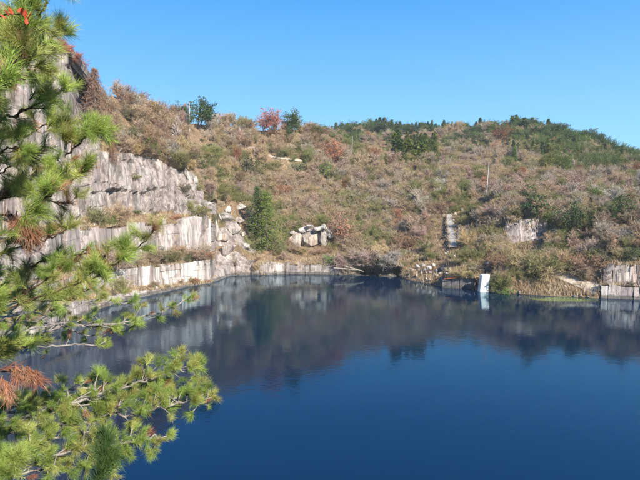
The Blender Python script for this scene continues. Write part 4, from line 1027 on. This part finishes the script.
def pine(name, label, base, top, rad):
    root = bpy.data.objects.new(name, None); COL.objects.link(root); root.location = base
    tag(root, label, 'pine tree')
    P = [Vector((0, 0, -1)) + (Vector(top) - Vector(base)) * t + Vector((.12 * math.sin(t * 7), .1 * math.cos(t * 5), 0)) for t in np.linspace(0, 1, 9)]
    A = np.array([p[:] for p in P]); rr = np.linspace(rad, rad * .4, 9)
    V, Q = segs(A[:-1], A[1:], rr[:-1], rr[1:], 9); link('trunk', make_mesh('trunk', V, Q, mat=M['bark'], smooth=True), root)
    return root
def place_tuft(branch, off, p, d, size, meshes, col):
    me = meshes[random.randrange(len(meshes))]
    o = link('needle_tuft', me, branch); o.location = Vector(p) - off
    q = Vector(d).to_track_quat('Z', 'Y'); o.rotation_mode = 'QUATERNION'; o.rotation_quaternion = q @ Quaternion((0, 0, 1), random.uniform(0, 6.28))
    o.scale = (size,) * 3
    j = random.uniform(.72, 1.22); o.color = (*[c * j for c in col], 1)
def limb(tree, pts, r0, r1, every, tlen, size, seed, start=.15, meshes=None, tones=None, dead=.05, up=.35, twigs=2, tip=True, start_at=None, bark='bark'):
    r = np.random.default_rng(seed); random.seed(seed)
    P = np.array([at(*p) for p in pts])
    # a smooth curve through the points
    n = 8; C = []
    E = np.concatenate([[2 * P[0] - P[1]], P, [2 * P[-1] - P[-2]]])
    for i in range(1, len(E) - 2):
        for t in np.linspace(0, 1, n, endpoint=False):
            a, b, c, d = E[i - 1], E[i], E[i + 1], E[i + 2]
            C.append(.5 * (2 * b + (c - a) * t + (2 * a - 5 * b + 4 * c - d) * t * t + (3 * b - a - 3 * c + d) * t ** 3))
    C = np.array(C + [P[-1]]); C[1:-1] += r.normal(size=C[1:-1].shape) * r0 * .5
    if start_at is not None: C = np.concatenate([[start_at], C])
    sl = np.linalg.norm(np.diff(C, axis=0), axis=1); cum = np.concatenate([[0], np.cumsum(sl)]); T = cum[-1]
    rr = r0 + (r1 - r0) * cum / T
    off = Vector(tree.location)
    parts = [segs(C[:-1], C[1:], rr[:-1], rr[1:], 6)]
    tf = []
    s = T * start
    side = 1
    while s < T:
        i = min(len(C) - 2, int(np.searchsorted(cum, s) - 1)); f = (s - cum[i]) / sl[i]; p = C[i] + (C[i + 1] - C[i]) * f; t = unit(C[i + 1] - C[i])
        for _ in range(twigs):
            side = -side
            lat = unit(np.cross(t, r.normal(size=3) * .5 + np.array([0, -.3, 1.]))) * side
            d = unit(t * r.uniform(.3, .9) + lat * r.uniform(.3, 1.0) + np.array([0, 0, up]) * r.uniform(0, 1.6) + r.normal(size=3) * .25)
            L = tlen * r.uniform(.45, 1.2) * (1 - .45 * s / T); m = p + d * L * .5; d2 = unit(d + np.array([0, 0, up * .5]) + r.normal(size=3) * .2); e = m + d2 * L * .5
            parts.append(segs([p, m], [m, e], [rr[i] * .45, rr[i] * .36], [rr[i] * .36, r1 * .8], 4))
            tf.append((e, d2))
            if r.random() < .45:
                d3 = unit(d2 + r.normal(size=3) * .6); e3 = m + d3 * L * .45
                parts.append(segs([m], [e3], rr[i] * .3, r1 * .7, 4)); tf.append((e3, d3))
        s += every * r.uniform(.7, 1.3)
    if tip: tf.append((C[-1], unit(C[-1] - C[-2])))
    V, Q = merge(parts)
    b = link('branch', make_mesh('branch', V - np.array(off), Q, mat=M[bark]), tree)
    for e, d in tf:
        is_dead = r.random() < dead
        place_tuft(b, off, e, d, size * r.uniform(.7, 1.15) * (.9 if is_dead else 1), DEADT if is_dead else (meshes or TUFT), ND[r.integers(3)] if is_dead else (tones or NG)[r.integers(len(tones or NG))])
    return b
def bare_twig(tree, pts, r0, r1, seed, bark='bark'):
    return limb(tree, pts, r0, r1, 9, .1, .05, seed, start=1.1, tip=False, bark=bark)
M['shoot'] = mat_flat('young_brown_bark', (.05, .03, .02), (.16, .09, .055), 30)
M['limb'] = mat_flat('pale_grey_bark', (.20, .17, .15), (.42, .37, .33), 18)
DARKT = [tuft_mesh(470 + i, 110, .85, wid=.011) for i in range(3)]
DARKN = [(.045, .085, .03), (.06, .11, .03), (.09, .15, .035)]  # needle greens darkened to stand in for an unlit shoot
pa = pine('pine_tree', 'red pine reaching its long lower limbs over the water', (-4.6, 4.9, 12.5), (-4.9, 4.4, 24.5), .17)
pb = pine('pine_tree', 'red pine close by with bright needles filling the top corner', (-2.7, 2.3, 17.0), (-2.9, 2.2, 24.0), .11)
SA = lambda z: np.array([-4.65, 4.8, z])
SB = lambda z: np.array([-2.75, 2.3, z])
# low limbs
limb(pa, [(-40, 428, 4.6), (40, 412, 4.8), (90, 397, 5.0), (135, 383, 5.2), (168, 372, 5.4), (197, 368, 5.5)], .030, .006, .085, .26, .085, 1, .35, twigs=3, start_at=SA(17.6), bark='limb')
limb(pa, [(-40, 440, 4.5), (40, 428, 4.8), (95, 420, 5.0), (150, 411, 5.1), (180, 402, 5.2), (207, 401, 5.3)], .030, .006, .085, .26, .085, 2, .35, twigs=3, start_at=SA(17.5), bark='limb')
limb(pa, [(-30, 404, 4.8), (30, 402, 5), (75, 390, 5.2), (110, 388, 5.3), (145, 386, 5.4)], .026, .006, .15, .26, .085, 3, .4, start_at=SA(17.8), bark='limb')
limb(pa, [(-30, 470, 4.2), (40, 455, 4.5), (100, 448, 4.7), (140, 440, 4.8), (168, 436, 4.9)], .026, .006, .12, .25, .085, 4, .35, twigs=3, start_at=SA(17.0), bark='limb')
limb(pa, [(-30, 455, 4.4), (20, 445, 4.6), (60, 436, 4.8), (100, 432, 4.9)], .02, .006, .14, .25, .085, 5, .3, start_at=SA(17.2), bark='limb')
# middle limbs
limb(pa, [(-40, 338, 5.6), (30, 336, 5.8), (70, 326, 6), (112, 324, 6.2), (160, 311, 6.4), (196, 298, 6.5)], .032, .006, .17, .28, .095, 6, .35, start_at=SA(18.4), dead=.1, bark='limb')
limb(pa, [(-30, 352, 5.5), (40, 346, 5.8), (80, 345, 6), (105, 346, 6.1)], .022, .006, .2, .22, .085, 7, .4, start_at=SA(18.2), bark='limb', twigs=1)
limb(pa, [(-30, 312, 5.6), (40, 313, 5.8), (90, 302, 6), (135, 305, 6.2)], .025, .006, .15, .3, .095, 8, .35, start_at=SA(18.7), dead=.12, bark='limb')
limb(pa, [(-40, 275, 5), (30, 283, 5.2), (70, 290, 5.4), (100, 288, 5.5)], .025, .006, .14, .3, .095, 9, .35, start_at=SA(19.2), dead=.15, bark='limb')
limb(pa, [(-40, 300, 4.6), (0, 305, 4.8), (40, 300, 5)], .022, .006, .16, .3, .095, 10, .4, start_at=SA(19.0), dead=.2, bark='limb')
limb(pa, [(-30, 362, 3.5), (5, 352, 3.6), (28, 346, 3.7)], .014, .005, .07, .14, .09, 11, .35, start_at=SA(18.9), dead=0, bark='shoot')
# bare grey twigs among them
for i, p in enumerate([[(0, 215, 3.6), (25, 232, 3.6), (48, 236, 3.6)], [(0, 235, 3.4), (20, 222, 3.4), (42, 196, 3.4)], [(-5, 255, 4.2), (25, 248, 4.2), (58, 262, 4.2)], [(0, 310, 4.4), (22, 296, 4.4), (30, 272, 4.4)], [(-5, 160, 3), (18, 168, 3), (30, 182, 3)], [(-5, 318, 4.5), (30, 312, 4.5), (52, 300, 4.5)], [(0, 270, 5), (40, 262, 5.1), (75, 270, 5.2)], [(0, 345, 5.3), (30, 330, 5.5), (70, 322, 5.6)], [(0, 300, 4.8), (35, 285, 5), (60, 280, 5)], [(2, 285, 4.8), (20, 305, 4.9), (50, 318, 5)],
                       [(10, 262, 5), (30, 277, 5), (34, 290, 5)], [(0, 322, 5), (25, 300, 5.1), (45, 288, 5.1)], [(5, 335, 5.2), (20, 318, 5.2), (28, 300, 5.2)]]):
    bare_twig(pa, p, .010, .004, 40 + i, 'limb')
# drooping dead sprays
for i, (p, n) in enumerate([([(-10, 372, 3.5), (20, 372, 3.5), (38, 378, 3.55)], 5), ([(-20, 382, 3.3), (0, 382, 3.4), (10, 392, 3.4)], 4), ([(-10, 212, 2.9), (14, 218, 2.85), (34, 232, 2.8)], 6), ([(75, 255, 3.3), (98, 255, 3.3), (108, 268, 3.3)], 4)]):
    limb(pa if i < 2 else pb, p, .008, .004, .045, .05, .12, 60 + i, .4, meshes=DEADT, tones=ND, dead=1, up=-1.6, twigs=1, bark='shoot')
# upper boughs, close to the camera
limb(pb, [(-60, 135, 1.9), (-10, 92, 2.0), (15, 62, 2.1), (32, 32, 2.2), (46, 2, 2.25), (54, -25, 2.3)], .011, .005, .085, .12, .085, 20, .2, start_at=SB(20.6), meshes=LONGT, bark='shoot', dead=.06)
limb(pb, [(-60, 110, 2.2), (-10, 84, 2.25), (20, 66, 2.3), (42, 48, 2.4), (58, 32, 2.5)], .010, .004, .085, .12, .085, 21, .25, start_at=SB(20.5), meshes=LONGT, bark='shoot', dead=.06)
limb(pb, [(-60, 50, 2.2), (-20, 40, 2.3), (5, 32, 2.3), (18, 24, 2.35)], .009, .004, .1, .12, .085, 22, .3, start_at=SB(20.8), meshes=LONGT, bark='shoot', dead=.1)
limb(pb, [(-60, 150, 2.6), (0, 122, 2.65), (25, 110, 2.7), (50, 98, 2.8), (68, 88, 2.85)], .011, .005, .1, .15, .086, 23, .25, start_at=SB(20.4), meshes=LONGT, bark='shoot', dead=.1)
limb(pb, [(-60, 290, 2.7), (0, 240, 2.8), (30, 212, 2.9), (52, 182, 3.0), (65, 152, 3.05), (67, 114, 3.1)], .014, .005, .12, .13, .086, 24, .4, start_at=SB(19.3), meshes=LONGT, bark='limb', dead=.06)
limb(pb, [(22, 222, 2.85), (48, 197, 2.95), (70, 182, 3.05), (88, 168, 3.1)], .009, .004, .085, .13, .086, 25, .25, meshes=LONGT, bark='shoot', dead=.1)
limb(pb, [(64, 158, 3.1), (86, 137, 3.2), (106, 126, 3.3)], .007, .004, .085, .12, .085, 26, .2, meshes=LONGT, bark='shoot', dead=.06)
limb(pb, [(-40, 190, 2.9), (0, 172, 3.0), (20, 160, 3.0), (40, 152, 3.05)], .010, .004, .09, .14, .086, 27, .25, start_at=SB(20), meshes=LONGT, bark='shoot', dead=.3)
limb(pb, [(-20, 262, 3), (25, 245, 3.1), (50, 238, 3.2), (72, 226, 3.3)], .011, .004, .12, .13, .085, 28, .3, start_at=SB(19.3), meshes=LONGT, bark='shoot', dead=.3)
limb(pb, [(30, 300, 3.1), (85, 281, 3.15), (115, 264, 3.2), (140, 246, 3.3), (156, 228, 3.4)], .010, .004, .08, .13, .085, 29, .62, meshes=LONGT, bark='shoot', start_at=np.array([-2.73, 2.4, 19.0]), dead=.1)
limb(pb, [(20, 296, 3.1), (55, 275, 3.2), (72, 262, 3.25), (85, 250, 3.3)], .009, .004, .085, .13, .085, 30, .3, meshes=LONGT, bark='shoot', start_at=np.array([-2.73, 2.4, 19.0]), dead=.12)
limb(pb, [(-20, 208, 3.2), (20, 195, 3.3), (45, 200, 3.4), (70, 203, 3.45)], .009, .004, .12, .13, .085, 31, .3, meshes=LONGT, bark='shoot', start_at=SB(19.7), dead=.3)
limb(pb, [(-60, 20, 2.5), (-10, 30, 2.5), (12, 45, 2.5), (30, 72, 2.5)], .009, .004, .085, .12, .085, 70, .25, start_at=SB(20.9), meshes=LONGT, bark='shoot', dead=.1)
limb(pb, [(-60, 75, 2.9), (0, 85, 2.9), (25, 78, 2.9), (52, 72, 2.95)], .009, .004, .09, .13, .085, 71, .25, start_at=SB(20.6), meshes=LONGT, bark='shoot', dead=.3)
limb(pb, [(-60, 140, 3.2), (0, 138, 3.2), (28, 135, 3.2), (48, 122, 3.2)], .009, .004, .1, .14, .085, 72, .3, start_at=SB(20.2), meshes=LONGT, bark='shoot', dead=.1)
limb(pb, [(-60, 215, 3.4), (0, 200, 3.4), (25, 180, 3.4), (40, 168, 3.4)], .009, .004, .1, .14, .085, 73, .3, start_at=SB(19.8), meshes=LONGT, bark='shoot', dead=.3)
limb(pb, [(-60, 170, 2.6), (-15, 160, 2.6), (8, 148, 2.6), (22, 150, 2.6)], .009, .004, .09, .12, .08, 74, .3, start_at=SB(20.1), meshes=LONGT, bark='shoot', dead=.1)
limb(pb, [(-40, 290, 3.6), (10, 282, 3.6), (40, 262, 3.6), (62, 258, 3.6)], .009, .004, .1, .14, .085, 75, .3, start_at=SB(19.2), meshes=LONGT, bark='shoot', dead=.3)
limb(pb, [(-40, 300, 3.9), (20, 300, 3.9), (60, 300, 4.0), (92, 288, 4.0)], .009, .004, .1, .14, .085, 76, .3, start_at=SB(19.1), meshes=LONGT, bark='shoot', dead=.3)
limb(pa, [(-30, 325, 6), (40, 322, 6.2), (90, 335, 6.4), (130, 330, 6.5)], .02, .006, .17, .28, .09, 77, .35, start_at=SA(18.5), dead=.1, bark='limb')
limb(pa, [(-30, 420, 5.2), (60, 408, 5.4), (120, 402, 5.5), (165, 388, 5.6)], .02, .006, .11, .26, .085, 78, .3, twigs=3, start_at=SA(17.7), bark='limb')
limb(pa, [(-30, 485, 4.4), (40, 470, 4.6), (90, 465, 4.7), (120, 452, 4.8)], .02, .006, .11, .26, .085, 79, .3, twigs=3, start_at=SA(17.0), bark='limb')
# shoots at the bottom, the first with shade put into its needle colour
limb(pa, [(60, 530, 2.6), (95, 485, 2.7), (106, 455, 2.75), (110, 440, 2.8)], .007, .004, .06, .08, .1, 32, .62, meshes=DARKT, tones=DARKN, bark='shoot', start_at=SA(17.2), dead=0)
limb(pa, [(-30, 500, 3.2), (5, 475, 3.3), (16, 460, 3.35)], .007, .004, .06, .09, .1, 34, .4, meshes=LONGT, bark='shoot', start_at=SA(17.2), dead=0)
# small open cones on the low limbs
cv = np.array([(math.cos(a) * rad_ * (1 + .25 * (i % 2)), math.sin(a) * rad_ * (1 + .25 * (i % 2)), z_) for z_, rad_ in ((0, .15), (.25, .42), (.5, .48), (.75, .36), (1, .08)) for i, a in enumerate(np.linspace(0, 2 * PI, 8, endpoint=False))])
cq = [(8 * r_i + i, 8 * r_i + (i + 1) % 8, 8 * r_i + 8 + (i + 1) % 8, 8 * r_i + 8 + i) for r_i in range(4) for i in range(8)]
cm = make_mesh('cone', cv, cq, mat=M['shoot'])
brs = [b for b in pa.children if b.name.startswith('branch') and len(b.children) > 12][:9]
rc = random.Random(4)
for i in range(26):
    b = brs[i % len(brs)]; q = rc.choice([c for c in b.children if c.name.startswith('needle_tuft')])
    o = link('cone', cm, b); o.location = q.location + Vector((rc.uniform(-.03, .03), rc.uniform(-.03, .0), -.035)); o.rotation_euler = (rc.uniform(2, 4), rc.uniform(-.6, .6), 0); o.scale = (.03, .03, .042)
# a sprig of red leaves beside the top bough
sp = bpy.data.objects.new('red_leaf_sprig', None); COL.objects.link(sp); s0 = Vector(at(-60, 40, 1.75)); sp.location = s0
tag(sp, 'sprig of bright red autumn leaves among the top pine needles', 'leaf sprig')
Pt = np.array([at(x, y, d) for x, y, d in [(-60, 40, 1.75), (-20, 22, 1.75), (8, 14, 1.7), (26, 15, 1.7)]]) - np.array(s0)
V, Q = segs(Pt[:-1], Pt[1:], [.004, .003, .002], [.003, .002, .0012], 5); link('stem', make_mesh('stem', V, Q, mat=M['shoot']), sp)
lv = np.array([(0, 0, 0), (.25, .3, .06), (.2, .75, .05), (0, 1.1, -.05), (-.2, .75, .05), (-.25, .3, .06), (0, .55, -.03)])
lm_ = make_mesh('leaf', np.concatenate([lv, lv - [0, 0, .02]]), quads=[(0, 1, 2, 6), (6, 2, 3, 4), (0, 6, 4, 5), (7, 13, 9, 8), (13, 11, 10, 9), (7, 12, 11, 13), (0, 7, 8, 1), (1, 8, 9, 2), (2, 9, 10, 3), (3, 10, 11, 4), (4, 11, 12, 5), (5, 12, 7, 0)], mat=M['leaf'])
for x, y, rz, sz in [(9, 16, 2.2, .05), (13, 15, 3.6, .045), (18, 13, .6, .04), (22, 15, 4.2, .055), (25, 18, 3.9, .05), (28, 20, 5.0, .05), (27, 25, 3.4, .045), (6, 19, 1.2, .04)]:
    o = link('leaf', lm_, sp); o.location = Vector(at(x, y, 1.69)) - s0; o.scale = (sz * .5,) * 3; o.rotation_euler = (1.2 + random.uniform(-.5, .5), random.uniform(-.6, .6), rz); o.color = (.42, .07, .035, 1)
